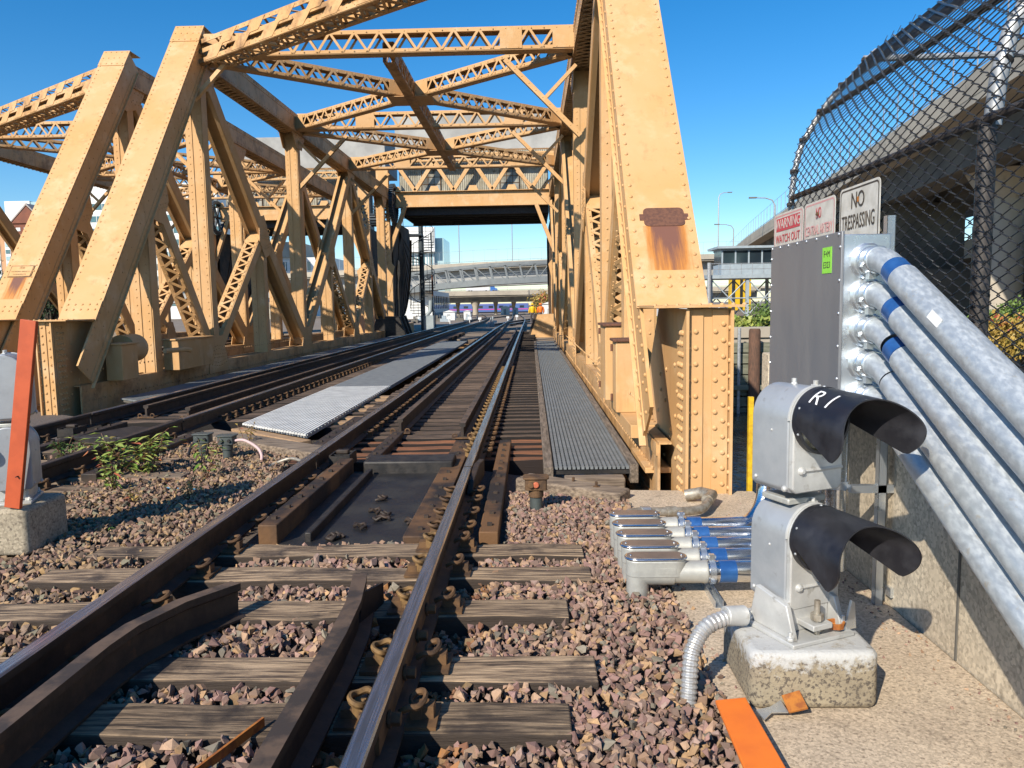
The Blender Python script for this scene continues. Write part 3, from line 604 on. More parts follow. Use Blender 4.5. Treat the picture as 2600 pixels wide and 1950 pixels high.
def hose(name, pts, r, m, l):
    P = [V(p) for p in pts]; o = []
    for i in range(len(P) - 1):
        a = P[max(i - 1, 0)]; b_ = P[i]; c = P[i + 1]; d = P[min(i + 2, len(P) - 1)]
        for k in range(6):
            t = k / 6; o.append(.5 * ((2 * b_) + (c - a) * t + (2 * a - 5 * b_ + 4 * c - d) * t * t + (3 * b_ - a - 3 * c + d) * t ** 3))
    o.append(P[-1]); ob = MB().tube(o, r, 8).build(name, m, smooth=60); return tag(ob, l, 'hose')
hose('drain_hose', [(-3.14, 7.92, .17), (-3.02, 7.9, .17), (-2.86, 7.85, .08), (-2.82, 7.75, -.03), (-2.95, 7.6, -.075), (-3.1, 7.55, -.08)], .016, pinkh, 'pink hose curling from the grey vent pipe to the stones')
hose('drain_hose', [(-2.25, 7.5, .0), (-2.45, 7.62, .03), (-2.62, 7.6, -.02), (-2.75, 7.45, -.07)], .018, oldpipe, 'grey hose running from the rail over the stones')
hose('drain_hose', [(-3.66, 8.35, .2), (-3.74, 8.2, .05), (-3.68, 7.95, -.07)], .016, rubber, 'black hose hanging left of the two grey vent pipes')
hose('blue_wire', [(-3.6, 6.75, -.03), (-3.2, 6.6, -.02), (-2.8, 6.55, -.03), (-2.5, 6.4, -.03)], .006, wire_b, 'thin blue wire lying on the stones')

# ------------------------------------------------------------------ concrete wall, post, ladder
o = MB().box(1.862, 2.10, -2, 5.05, -.9, .92).build('concrete_wall', conc_w, bevel=.012); tag(o, 'low concrete wall under the conduits and fence', 'wall')
MB().box(1.855, 1.862, 3.30, 3.312, -.05, .9).build('joint', conc_d, o, smooth=0)
o = MB().box(1.825, 1.98, 5.95, 6.13, -2.5, 1.14).build('concrete_post', conc_w, bevel=.012); tag(o, 'square concrete post behind the dark cabinet', 'post')
t = thing('ladder', 'yellow rusty ladder standing in the gap by the water', 'ladder', (2.0, 7, -2))
MB().bar((1.845, 6.50, -2.6), (1.85, 6.50, .74), .04, .04).build('rail', ylw, t); MB().bar((2.20, 6.50, -2.6), (2.205, 6.50, .74), .04, .04).build('rail', ylw, t)
for k in range(9): MB().tube([(1.855, 6.50, -2.3 + k * .3), (2.20, 6.50, -2.3 + k * .3)], .012, 6).build('rung', ylw, t)

# ------------------------------------------------------------------ dwarf signals
def dwarf_signal(label, loc, ang, lettering, base_w, base_h, base_mat, back=False, hoff=(0, 0)):
    X, Y, Z = loc
    t = thing('dwarf_signal', label, 'signal', loc, 'dwarf signals beside the tracks')
    d = V((math.sin(ang), -math.cos(ang), 0)); s = V((math.cos(ang), math.sin(ang), 0)); u = V((0, 0, 1)); O = V(loc)
    fr = Fr(O, O + d, s)                                       # t = forward, s = right, n = t x s
    up = fr.n.z
    def W(f_, r_, z_): return O + d * f_ + s * r_ + u * z_
    b = MB(); hw = base_w / 2; F2 = Fr(O - d * hw, O + d * hw, s)
    b.poly(Fr(O, O + V((1, 0, 0)), (0, 1, 0)), rrect(base_w, base_w * .94, .045, 5), 0, base_h)
    b.build('base_block', base_mat, t, bevel=.028, seg=4)
    zb = base_h
    # pedestal: foot plate, two ribs, hinge lug and bolt
    PF = Fr(O + u * zb - d * .16, O + u * zb + d * .16, s); sg = 1 if PF.n.z > 0 else -1
    m = MB(); m.plate(PF, 0, .32, -.16, .16, 0, sg * .018)
    for sx in (-1, 1):
        m.poly(Fr(W(0, sx * .125, zb + .018), W(1, sx * .125, zb + .018), u), [(-.13, 0), (.135, 0), (.09, .13), (-.09, .16)], -.012, .012)
        for fy in (-.12, .12): m.lathe([(.018, 0), (.018, .014), (.009, .015), (.009, .035)], W(fy, sx * .14, zb + .018), n=6)
    m.plate(Fr(W(-.09, 0, zb + .018), W(.06, 0, zb + .018), s), 0, .15, -.11, .11, 0, sg * .13)
    m.plate(Fr(W(.05, 0, zb + .06), W(.15, 0, zb + .06), s), 0, .10, -.05, .05, -.012, .012)
    m.build('pedestal', alu2, t, bevel=.006)
    m = MB().tube([W(.115, 0, zb + .02), W(.115, 0, zb + .16)], .012, 10); m.lathe([(.026, 0), (.026, .025)], W(.115, 0, zb + .08), n=6); m.lathe([(.022, 0), (.022, .02)], W(.115, 0, zb + .035), n=6)
    m.build('hinge_bolt', oldpipe, t)
    if not back:
        MB().poly(Fr(W(.13, .13, zb + .018), W(.13, .19, zb + .018), u), [(0, 0), (.06, 0), (.05, .11), (.035, .12)], -.006, .006).poly(Fr(W(.13, .13, zb + .018), W(.02, .13, zb + .018), u), [(0, 0), (.08, 0), (.08, .05), (0, .06)], -.004, .004).build('bracket', galvn, t)
        mb = MB()
        for k in range(4): mb.tube(arc(W(.12, .095, zb + .035 + k * .006), .03, 0, 6.28, 10, s * (1 + .08 * k), d), .004, 5)
        mb.build('wire_loop', rustbar, t)
    BW, BD, BH = .262, .215, .43; O = O + V((hoff[0], hoff[1], 0)); zk = Z + 0
    for hi, z0 in enumerate((zb + .105, zb + .105 + .482)):
        prof = [(-BW / 2, .02), (-BW / 2 + .02, 0), (BW / 2 - .02, 0), (BW / 2, .02)] + [(BW / 2 * math.cos(a), BH - BW / 2 + BW / 2 * math.sin(a)) for a in [math.pi * i / 16 for i in range(17)]]
        f0 = -.17
        hb = MB().poly(Fr(W(f0, 0, z0), W(f0, 1, z0), u), prof, 0, BD * (1 if Fr(W(f0, 0, z0), W(f0, 1, z0), u).n.dot(d) > 0 else -1)).build('housing', alu, t, bevel=.008, seg=3)
        # front casting with a rolled edge
        prof2 = [(a * .985, b_ * .985 + .004) for a, b_ in prof]
        FF = Fr(W(f0 + BD, 0, z0), W(f0 + BD, 1, z0), u); sd = 1 if FF.n.dot(d) > 0 else -1
        fc = MB().poly(FF, prof2, 0, sd * .028).build('front_plate', alu2, hb, bevel=.006)
        ring = [W(f0 + BD + .001, a * 1.0, z0 + b_) for a, b_ in prof[4:]]
        MB().tube(ring, .006, 6).build('seam', alu2, hb)
        cz = z0 + BH - BW / 2 - .002; fo = f0 + BD + .028
        MB().tube([W(fo, -.085, z0 + .095), W(fo, .125, z0 + .095)], .008, 6).dome(W(fo, -.085, z0 + .095), d, .018, 12).build('latch', alu2, hb)
        mb = MB(); mb.dome(W(f0 + .1, 0, z0 + BH), u, .014, 8); mb.lathe([(.01, 0), (.01, .02)], W(f0 + .1, 0, z0 + BH + .004), n=6).lathe([(.01, 0), (.01, .02)], W(f0 + .2, .02, z0 + BH + .002), n=6); mb.lathe([(.02, 0), (.02, .006)], W(f0 + .2, .02, z0 + BH - .001), n=8)
        mb.build('top_fittings', alu2, hb)
        mb = MB(); mb.dome(W(f0 + .03, -BW / 2 - .001, z0 + .04), -s, .009, 8); mb.dome(W(f0 + .2, -BW / 2 - .001, z0 + .02), -s, .014, 8); mb.dome(W(f0 + .12, -BW / 2, z0 + .25), -s, .006, 6)
        mb.build('bolt', alu2, hb)
        if hi == 0: MB().plate(Fr(W(f0 + .03, 0, z0 + BH - .004), W(f0 + BD - .03, 0, z0 + BH - .004), s), 0, .16, -.10, .10, 0, .026 * (1 if Fr(W(0, 0, 0), W(1, 0, 0), s).n.z > 0 else -1)).build('mount', castal, hb, bevel=.006)
        if back: continue
        rr = .136
        MB().lathe([(rr - .004, -.01), (rr, .0), (rr, .03), (rr - .012, .03), (rr - .012, .0)], W(fo, 0, cz), d, 40, False).build('lens_ring', hoodm, hb)
        ln = MB().lathe([(rr - .012, .004), (.08, .010), (.001, .014)], W(fo, 0, cz), d, 32).build('lens', lensm, hb)
        # hood: a sleeve that runs long at the sides and is cut open below
        m = MB(); ns_, nar, nl = 10, 36, 14; na = 2 * ns_ + nar; vs = []; T = .72 * rr; e = .31
        for th in (0, .005):                                     # visor: round over the top, straight drooping wings at the sides
            for i in range(na + 1):
                if i < ns_: t_ = T * (1 - i / ns_); px_, pz_, up_ = 1., -t_, 0.
                elif i <= ns_ + nar: ph = math.pi * (i - ns_) / nar; t_ = 0.; px_, pz_ = math.cos(ph), math.sin(ph); up_ = pz_
                else: t_ = T * (i - ns_ - nar) / ns_; px_, pz_, up_ = -1., -t_, 0.
                q_ = t_ / T; start = max(0., q_ - .10) / .90 * .74 * e; end = max(e * (1 - .20 * q_ ** 2.2) * (1 - .20 * up_ ** 1.5), start + .003)
                for j in range(nl + 1):
                    f_ = start + (end - start) * j / nl; r_ = (rr - .001 - th)
                    vs.append(W(fo + .012 + f_, r_ * px_ * (1 + 1.75 * f_), cz - .05 * f_ + (r_ * pz_ * (1 - .30 * f_) if t_ == 0 else pz_)))
        q = (na + 1) * (nl + 1); fs = []
        for lay in (0, 1):
            for i in range(na):
                for j in range(nl):
                    a = lay * q + i * (nl + 1) + j; fs.append((a, a + 1, a + nl + 2, a + nl + 1))
        for i in range(na):
            for j in (0, nl):
                a = i * (nl + 1) + j; fs.append((a, a + nl + 1, q + a + nl + 1, q + a))
        for i in (0, na):
            for j in range(nl):
                a = i * (nl + 1) + j; fs.append((a, a + 1, q + a + 1, q + a))
        hd = m.add(vs, fs).build('hood', hoodm, hb, smooth=50)
        mb = MB()
        for a in (20, 90, 155, 200): mb.dome(W(fo + .022, rr * math.cos(math.radians(a)), cz + rr * math.sin(math.radians(a))), s * math.cos(math.radians(a)) + u * math.sin(math.radians(a)), .006, 6)
        mb.build('screw', alu, hd)
        if lettering and hi == 1:
            for ch, off in (('R', .07), ('1', .15)):
                o = text('lettering', ch, .105, Matrix(), whitel, hd, .0)
                bm = bmesh.new(); bm.from_mesh(o.data); bmesh.ops.subdivide_edges(bm, edges=bm.edges, cuts=5, use_grid_fill=True); bmesh.ops.triangulate(bm, faces=bm.faces); bm.to_mesh(o.data); bm.free()
                for v in o.data.vertices:                         # wrap the painted letter round the visor
                    ph = math.radians(127) - v.co.y / rr; f_ = off + v.co.x; r_ = (rr + .0018) * (1 + 1.75 * f_)
                    v.co = W(fo + .012 + f_, r_ * math.cos(ph), cz - .05 * f_ + (rr + .0018) * math.sin(ph) * (1 - .30 * f_) + .0012)
    return t
sig = dwarf_signal('silver two headed dwarf signal with black hoods on the concrete pad', (1.09, 3.12, -.05), math.radians(24), True, .50, .235, pblock, hoff=(.03, .025))
# flexible conduit to the signal: ribbed sleeve
pts = [V((.80, 3.10, .24)), V((.70, 3.05, .22)), V((.635, 3.0, .14)), V((.615, 2.96, .02)), V((.605, 2.93, -.08))]
P = []
for i in range(len(pts) - 1):
    a = pts[max(i - 1, 0)]; b_ = pts[i]; c = pts[i + 1]; d = pts[min(i + 2, len(pts) - 1)]
    for k in range(24):
        tt = k / 24; P.append(.5 * ((2 * b_) + (c - a) * tt + (2 * a - 5 * b_ + 4 * c - d) * tt * tt + (3 * b_ - a - 3 * c + d) * tt ** 3))
fx = MB().tube(P, .03, 14, rs=[.034 if (i % 4) in (1, 2) else .0295 for i in range(len(P))]).build('flexible_conduit', mat('silver_flex', (.55, .55, .54), (.45, .44, .42), sc=20, rough=.4, metal=.5), smooth=20)
tag(fx, 'ribbed silver conduit curving from the dwarf signal to the stones', 'conduit')
MB().tube([(.79, 3.1, .245), (.88, 3.13, .235)], .042, 14).build('connector', alu2, fx, bevel=.004)

# left signal seen from behind, its block and board
t2 = dwarf_signal('silver dwarf signal seen from its side at the left edge', (-3.60, 5.10, -.06), math.radians(200), False, .50, .32, mk_conc('tan_block', (.46, .39, .28), (.36, .30, .215), (.22, .18, .13), .6, 75), True, hoff=(.06, 0))
for zz in (.62, 1.10):
    MB().lathe([(.05, 0), (.07, .01), (.07, .05), (.05, .06)], (-3.60, 4.93, zz), (-.1, -1, 0), 18).build('lamp_cover', alu2, t2)
o = MB().bar((-3.43, 4.87, .27), (-3.24, 4.90, 1.50), .105, .03, (1, .0, 0)).build('orange_board', orange, bevel=.004); tag(o, 'tall dull orange board leaning on the left signal', 'board')
MB().bar((-3.38, 4.85, .48), (-3.37, 4.85, .485), .006, .02).build('nail', rubber, o)
o = MB().poly(Fr((.705, 2.82, .012), (.705, 1.8, .0), (1, .0, .05)), [(-.02, -.015), (1.0, -.03), (1.0, .125), (-.03, .105)], -.008, .008).build('orange_board', orange2, bevel=.004); tag(o, 'bright orange board lying on the pad at the lower edge', 'board')
mb = MB(); fr = Fr((.86, 2.80, -.035), (1.02, 2.86, -.03), (0, 0, 1))
mb.poly(Fr((.86, 2.78, -.03), (.97, 2.82, -.02), (-.3, .9, .3)), [(0, 0), (.05, .02), (.11, 0), (.12, .06), (.06, .045), (0, .05)], -.003, .003)
o = mb.build('bent_bracket', galvn, smooth=0); tag(o, 'bent metal bracket lying in front of the signal block', 'bracket')
MB().poly(Fr((.96, 2.82, -.015), (1.05, 2.84, .02), (-.3, .9, .3)), [(0, -.01), (.07, -.03), (.09, .05), (.02, .065)], -.004, .004).build('washer_plate', rustbar, o, smooth=0)

# ------------------------------------------------------------------ cabinet and the five big conduits
cb = thing('junction_cabinet', 'dark steel cabinet with galvanised side in front of the signs', 'cabinet', (1.6, 4.3, .95))
MB().box(1.515, 1.74, 3.80, 4.86, .97, 1.86).build('body', galvn, cb, bevel=.004)
MB().box(1.499, 1.514, 3.785, 4.875, .955, 1.875).build('door', cabm, cb, bevel=.003)
scr = [(3.82 + k * .147, z) for k in range(8) for z in (1.862, .97)] + [(y, 1.0 + k * .16) for k in range(6) for y in (3.80, 4.86)]
for y, z in scr: MB().dome((1.499, y, z), (-1, 0, 0), .008, 8).build('screw', galvn, cb)
tp = MB().box(1.4965, 1.4985, 3.90, 4.02, 1.68, 1.81).build('tape_label', tapeg, cb, smooth=0)
M_ = face_m((1.496, 3.96, 1.775), (0, -1, 0), (0, 0, 1)); text('writing', 'F+M', .045, M_, signk, tp, .0005)
M_ = face_m((1.496, 3.96, 1.72), (0, -1, 0), (0, 0, 1)); text('writing', 'E323', .045, M_, signk, tp, .0005)
ang = math.radians(25.5); dv = V((-.02, -math.cos(ang), -math.sin(ang)))
for i in range(5):
    z = 1.73 - i * .165; x = 1.632; t = thing('conduit', ['topmost', 'second', 'third', 'fourth', 'lowest'][i] + ' of the thick conduits leaving the cabinet side', 'conduit', (x, 3.8, z), 'big conduits leaving the cabinet')
    r = .058
    MB().lathe([(.088, 0), (.088, .012), (.078, .02)], (x, 3.80, z), (0, -1, 0), 12).lathe([(.070, .02), (.070, .05), (.066, .055)], (x, 3.80, z), (0, -1, 0), 24).build('locknut', galvn, t)
    hub = MB().lathe([(.0665, .05), (.0665, .115), (.062, .12)], (x, 3.80, z), (0, -1, 0), 24)
    hub.box(x - .035, x - .005, 3.80 - .105, 3.80 - .065, z - .09, z + .0).tube([(x - .075, 3.715, z - .02), (x - .02, 3.715, z - .02)], .012, 6)
    hub.build('clamp', galvn, t)
    ys = 3.70; R0 = .32; pts = [V((x, 3.80 - .06, z)), V((x, ys, z))]
    for k in range(1, 13):
        a = ang * k / 12; pts.append(V((x, ys - R0 * math.sin(a), z - R0 * (1 - math.cos(a)))))
    pts.append(pts[-1] + dv * .07)
    MB().tube(pts, r, 24, False).build('elbow', galv, t, smooth=60)
    e = pts[-1]
    jo = (.0, .02, .045, .03, .0)[i]; MB().tube([e + dv * (jo - .015), e + dv * (jo + (.085, .075, .07, .09, .08)[i])], r + .0045, 24).build('coupling', bluetape if i in (0, 1, 2) else galv, t)
    MB().tube([e + dv * (jo + .08), e + dv * 1.75 + V((.012 * (i % 2) - .01, 0, .012 * ((i * 2) % 3) - .012))], r + .008, 24).build('straight_run', galv, t)
    if i == 0:
        pl = e + dv * .52; w_ = V((1, 0, 0)); nn_ = w_.cross(dv).normalized(); q = V((-.92, 0, 0)) * 1 + nn_ * .4 if nn_.z > 0 else V((-.92, 0, 0)) - nn_ * .4
        q.normalize(); tg = dv.cross(q)
        MB().poly(Fr(pl + q * (r + .0095), pl + q * (r + .0095) + dv, tg), [(-.045, -.018), (.045, -.018), (.045, .018), (-.045, .018)], -.001, .001).build('sticker', white, t, smooth=0)
o = MB().poly(Fr((1.80, 3.93, -.05), (1.80, 3.93, 1.96), (1, 0, 0)), [(0, -.021), (2.01, -.021), (2.01, .021), (0, .021)], -.0, .0025).poly(Fr((1.78, 3.93, -.05), (1.78, 3.93, 1.96), (0, 1, 0)), [(0, 0), (2.01, 0), (2.01, .04), (0, .04)], -.0015, .0015).poly(Fr((1.82, 3.93, -.05), (1.82, 3.93, 1.96), (0, 1, 0)), [(0, 0), (2.01, 0), (2.01, .04), (0, .04)], -.0015, .0015).build('strut_channel', galvn, smooth=0)
tag(o, 'upright galvanised strut channel beside the cabinet', 'strut')
mb = MB().box(1.845, 1.868, 3.9, 3.96, .0, .05); mb.build('foot_clip', galvn, o)
# rising conduits behind the signal and the row of elbow fittings on the pad
for i in range(5):
    y0 = 4.08 + i * .215; L = ['nearest', 'second nearest', 'middle', 'second farthest', 'farthest'][i]
    t = thing('elbow_fitting', L + ' of the cast elbow fittings with oval lids on the pad', 'fitting', (.6, y0, -.05), 'cast elbow fittings on the pad')
    zc = .085; r = .058
    lid = rrect(.34, .135, .0665, 8, .66, y0)
    body = MB().poly(WF, rrect(.325, .125, .062, 8, .66, y0), .07, .165).lathe([(.058, 0), (.06, .02), (.062, .14)], (.562, y0, -.05), n=24).lathe([(.06, 0), (.060, .17), (.062, .18), (.062, .20)], (.74, y0, zc), (1, 0, 0), 24)
    body.lathe([(.060, 0), (.060, .20)], (.56, y0, .075), (1, 0, 0), 24)
    body.build('body', castal, t, bevel=.008, seg=3)
    ld = MB().poly(WF, lid, .166, .178).build('lid', chrome, t, bevel=.005, seg=2)
    MB().poly(WF, rrect(.315, .11, .0545, 8, .66, y0), .178, .1815).build('lid_top', lidm, ld)
    mb = MB().dome((.525, y0, .181), (0, 0, 1), .007, 8).dome((.80, y0, .181), (0, 0, 1), .007, 8); mb.build('screw', chrome, ld)
    if i == 0: MB().box(.67, .76, y0 - .0645, y0 - .062, .095, .125).build('maker_plate', castal, t)
    t = thing('pad_conduit', L + ' of the bright conduits rising behind the dwarf signal', 'conduit', (1.2, y0, zc), 'bright conduits on the pad')
    xe = 1.30 + .06 * 0; pts = [V((.93, y0, zc)), V((1.36, y0, zc))]
    for k in range(1, 13):
        a = math.pi / 2 * k / 12; pts.append(V((1.36 + .20 * math.sin(a) * .9, y0 + .1 * (k / 12), zc + .24 * (1 - math.cos(a)))))
    pts += [V((pts[-1].x, pts[-1].y, zc + .26)), V((pts[-1].x + .08, pts[-1].y - .05 * i, .98))]
    MB().tube(pts, r, 24).build('pipe', chrome, t, smooth=60)
    MB().tube([(1.0, y0, zc), (1.09, y0, zc)], r + .0035, 24).build('coupling', bluetape, t)
    MB().tube([(.945, y0, zc), (.985, y0, zc)], r + .005, 24).build('collar', chrome, t)
    mb = MB(); fr = Fr((.955, y0, zc), (.955, y0, zc + 1), (0, 1, 0))
    mb.lathe([(r + .009, -.016), (r + .009, .016), (r + .005, .016), (r + .005, -.016)], (.962, y0, zc), (1, 0, 0), 24, False).box(.948, .976, y0 - .012, y0 + .012, zc + r + .004, zc + r + .04).tube([(.938, y0, zc + r + .024), (.985, y0, zc + r + .024)], .011, 8)
    mb.build('clamp', galvn, t)
mb = MB().box(.94, .985, 3.90, 5.12, -.05, -.046).box(.94, .944, 3.90, 5.12, -.046, -.008).box(.981, .985, 3.90, 5.12, -.046, -.008)
o = mb.build('strut_channel', galvn, smooth=0); tag(o, 'strut channel lying on the pad under the bright conduits', 'strut')
# pipe standing behind the signal with its strut bracket
t = thing('riser_conduit', 'blue and silver upright conduit with bracket behind the dwarf signal', 'conduit', (1.55, 3.9, .1))
MB().lathe([(.058, 0), (.058, .86)], (1.60, 4.02, .12), n=24).build('pipe', chrome, t); MB().lathe([(.062, 0), (.062, .1)], (1.60, 4.02, .30), n=24).build('coupling', bluetape, t)
MB().lathe([(.064, 0), (.064, .04)], (1.60, 4.02, .56), n=24).build('clamp', galvn, t); MB().box(1.64, 1.86, 3.93, 3.97, .55, .59).build('bracket', galvn, t)
# small old conduit at the corner of the pad
t = thing('old_conduit', 'worn grey conduit bent over the corner of the pad', 'conduit', (.75, 5.6, 0))
P = [(.56, 5.05, -.09), (.565, 5.1, -.03), (.59, 5.2, .03), (.66, 5.32, .055), (.76, 5.40, .055), (1.1, 5.50, .03), (1.26, 5.62, .02), (1.36, 5.86, .03)]
o = hose('x', P, .034, oldpipe, 'x'); o.name = 'pipe'; o.parent = t; o.matrix_parent_inverse = t.matrix_basis.inverted()
for k in ('label', 'category'): del o[k]
MB().tube([(.77, 5.403, .055), (.83, 5.42, .05)], .042, 14).build('clamp', galvn, t); MB().tube([(.96, 5.458, .04), (1.03, 5.48, .036)], .039, 14).build('coupling', oldpipe, t)
MB().tube([(1.33, 5.80, .03), (1.40, 5.95, .035), (1.34, 6.05, .03), (1.22, 6.08, .0)], .046, 12).build('end_elbow', oldpipe, t, smooth=60)

# ------------------------------------------------------------------ chain link fence and its signs
FX = 1.93
fn = thing('chain_link_fence', 'black chain link fence with a curved top on the concrete wall', 'fence', (FX, 3, .92))
PRO = [(FX, .95), (FX, 2.30), (FX + .02, 2.50), (FX + .06, 2.68), (FX + .15, 2.84), (FX + .27, 3.02), (FX + .42, 3.17), (FX + .52, 3.28), (FX + .60, 3.36)]
cum = [0.]
for i in range(len(PRO) - 1): cum.append(cum[-1] + math.hypot(PRO[i + 1][0] - PRO[i][0], PRO[i + 1][1] - PRO[i][1]))
def prof_at(s):
    s = max(0, min(s, cum[-1] - 1e-6))
    for i in range(len(PRO) - 1):
        if s <= cum[i + 1]:
            t = (s - cum[i]) / (cum[i + 1] - cum[i]); a, b_ = PRO[i], PRO[i + 1]
            tx, tz = (b_[0] - a[0]), (b_[1] - a[1]); l = math.hypot(tx, tz)
            return a[0] + tx * t, a[1] + tz * t, tz / l, -tx / l      # position and normal (away from the track)
mb = MB(); p = .058; ds = .032; rw = .0034
y = 5.88; k = 0; rnd = random.Random(5)
while y > 1.6:
    s = 0.; i = 0; pts = []
    while s < cum[-1]:
        sg = 1 if (i + k) % 2 else -1
        # each bend hooks round its neighbour: short step out of plane
        for du, off in ((-.004, -.005), (.004, .005)):
            X, Z, nx, nz = prof_at(s + du); o_ = off * sg
            pts.append((X + nx * o_, y + sg * (p / 2 + .003) + rnd.uniform(-.002, .002), Z + nz * o_))
        s += ds; i += 1
    mb.tube(pts, rw, 4, False); y -= p; k += 1
mb.build('mesh_wire', fencem, fn, smooth=60)
def frpts(y, o=0.): return [V((X + o, y, Z)) for X, Z in PRO]
def smooth_prof(y, off, s0=0, n=40): return [V((prof_at(s0 + (cum[-1] - s0) * i / n)[0] + off, y, prof_at(s0 + (cum[-1] - s0) * i / n)[1])) for i in range(n + 1)]
for s in (.06, 1.36, 2.03, 2.42):
    X, Z, nx, nz = prof_at(s)
    MB().tube([(X + .035 * nx, 1.6, Z + .035 * nz), (X + .035 * nx, 5.9, Z + .035 * nz)], .021, 10).build('rail', fencep, fn)
MB().tube(smooth_prof(5.93, .035), .022, 10).build('end_post', greypost, fn)
for i in range(6): X, Z, nx, nz = prof_at(1.3 + i * .24); mb = MB().lathe([(.030, 0), (.030, .022)], (X + .035, 5.93, Z), (0, .3, 1), 10); mb.box(X - .005, X + .035, 5.88, 5.91, Z, Z + .02); mb.build('tension_band', fencep, fn)
MB().tube([(FX + .05, 3.46, .5), (FX + .05, 3.46, 2.32)], .038, 14).build('post', fencep, fn)
MB().tube([V((q.x + .07, 3.46, q.z)) for q in smooth_prof(0, 0, 1.33)], .036, 14).build('curved_post', greypost, fn)
for z in (1.1, 1.3, 1.55, 1.8, 2.05, 2.2): MB().lathe([(.040, 0), (.040, .012)], (FX + .05, 3.46, z), (.2, .1, 1), 12).build('wire_tie', rubber, fn)
for s in (1.6, 1.9, 2.2, 2.5): X, Z, nx, nz = prof_at(s); MB().lathe([(.038, 0), (.038, .02)], (X + .07, 3.46, Z), (nx * .3 + .4, 0, 1), 12).build('wire_tie', rubber, fn)
MB().tube([(FX + .55, 5.95, 3.31), (FX + 3.2, 5.95, 3.33)], .024, 10).build('brace_pipe', greypost, fn)
mb = MB()
for i in range(0, 26):
    y = 5.7 - i * .1; X, Z, nx, nz = prof_at(cum[-1] - .02)
    if rnd.random() < .5: mb.tube([(X, y, Z), (X + .03, y + .02, Z + .05)], .003, 4)
mb.build('wire_end', fencem, fn)

def sign(label, y0, y1, z0, z1, bm_):
    t = thing('sign', label, 'sign', (1.875, (y0 + y1) / 2, (z0 + z1) / 2), 'signs on the chain link fence')
    fr = Fr((1.878, y0, z0), (1.878, y1, z0), (0, 0, 1)); w = y1 - y0; h = z1 - z0
    MB().poly(fr, rrect(abs(w), h, .035, 5, abs(w) / 2, h / 2), -.0015, .0015).build('plate', bm_[0], t)
    if bm_[1]:                                                 # printed border
        k = rrect(abs(w) - .025, h - .025, .03, 5, abs(w) / 2, h / 2); k2 = rrect(abs(w) - .045, h - .045, .024, 5, abs(w) / 2, h / 2); n = len(k)
        mb = MB(); o = -1 if fr.n.x > 0 else 1
        mb.add([fr.p(a, b_, o * .0022) for a, b_ in k] + [fr.p(a, b_, o * .0022) for a, b_ in k2], [(i, (i + 1) % n, n + (i + 1) % n, n + i) for i in range(n)])
        mb.build('border', bm_[1], t, smooth=0)
    return t
def stext(t, s, y, z, size, m, sx=1., name='lettering'): return text(name, s, size, face_m((1.8735, y, z), (0, -1, 0), (0, 0, 1)), m, t, .0006, sx=sx)
s1 = sign('red and white warning sign with WATCH OUT on the fence', 5.41, 6.04, 1.62, 2.19, (signw, signf))
MB().box(1.8745, 1.8762, 5.47, 5.98, 2.06, 2.155).build('red_band', signr, s1, smooth=0)
stext(s1, 'WARNING', 5.725, 2.108, .10, signw, 1.1); stext(s1, 'WATCH OUT', 5.725, 2.0, .085, signr, 1.0)
s2 = sign('white sign with faded red CENTRAL ARTERY lettering on the fence', 4.85, 5.385, 1.62, 2.19, (signw, signf))
stext(s2, 'NO', 5.12, 2.105, .10, signr, .6); stext(s2, 'CENTRAL ARTERY', 5.12, 2.0, .09, signf, .64)
MB().tube([(1.87, 5.12, 2.10), (1.86, 5.12, 2.105)], .012, 8).build('bolt', rustbrown, s2)
s3 = sign('off white NO TRESPASSING sign on the fence', 4.24, 4.78, 1.62, 2.20, (signw, signk))
stext(s3, 'NO', 4.52, 2.11, .13, signk, .9); stext(s3, 'TRESPASSING', 4.515, 1.99, .12, signk, .62)
MB().box(1.872, 1.8735, 4.505, 4.525, 2.10, 2.13).build('sticker', rustbar, s3, smooth=0)

# ------------------------------------------------------------------ the two truss drawbridges
Xv = V((1, 0, 0))
def node(X, y, z): return V((X, y, z))
ZT, ZB = 7.45, .15                                            # chord centre lines
def part(br, name, mb, m=None, smooth=30): return mb.build(name, m or yel, br, smooth)
def channel_post(br, name, p0, p1, w=.40, h=.30, riv=0, facing=-1):   # built up post: web, two side channels, riveted flange strips
    fr = Fr(p0, p1, Xv); mb = MB(); L = fr.L; f = facing if fr.n.y > 0 else -facing     # f*n points to the camera side (-Y)
    for s in (-1, 1):
        mb.plate(fr, 0, L, s * w / 2 - .012, s * w / 2 + .012, -h / 2, h / 2)
        for c in (-1, 1):
            mb.plate(fr, 0, L, s * (w / 2 - .012) - (.13 if s > 0 else 0), s * (w / 2 - .012) + (.13 if s < 0 else 0), c * h / 2, c * (h / 2 + .014))
    mb.plate(fr, 0, L, -w / 2 + .012, w / 2 - .012, f * h * .47 - .006, f * h * .47 + .006)
    if riv:
        for s in (-1, 1): mb.rivs(fr, .25, L - .2, riv, s * (w / 2 - .07), f * (h / 2 + .014), fr.n * f, .017, 6 if riv < .2 else 5)
    return part(br, name, mb)
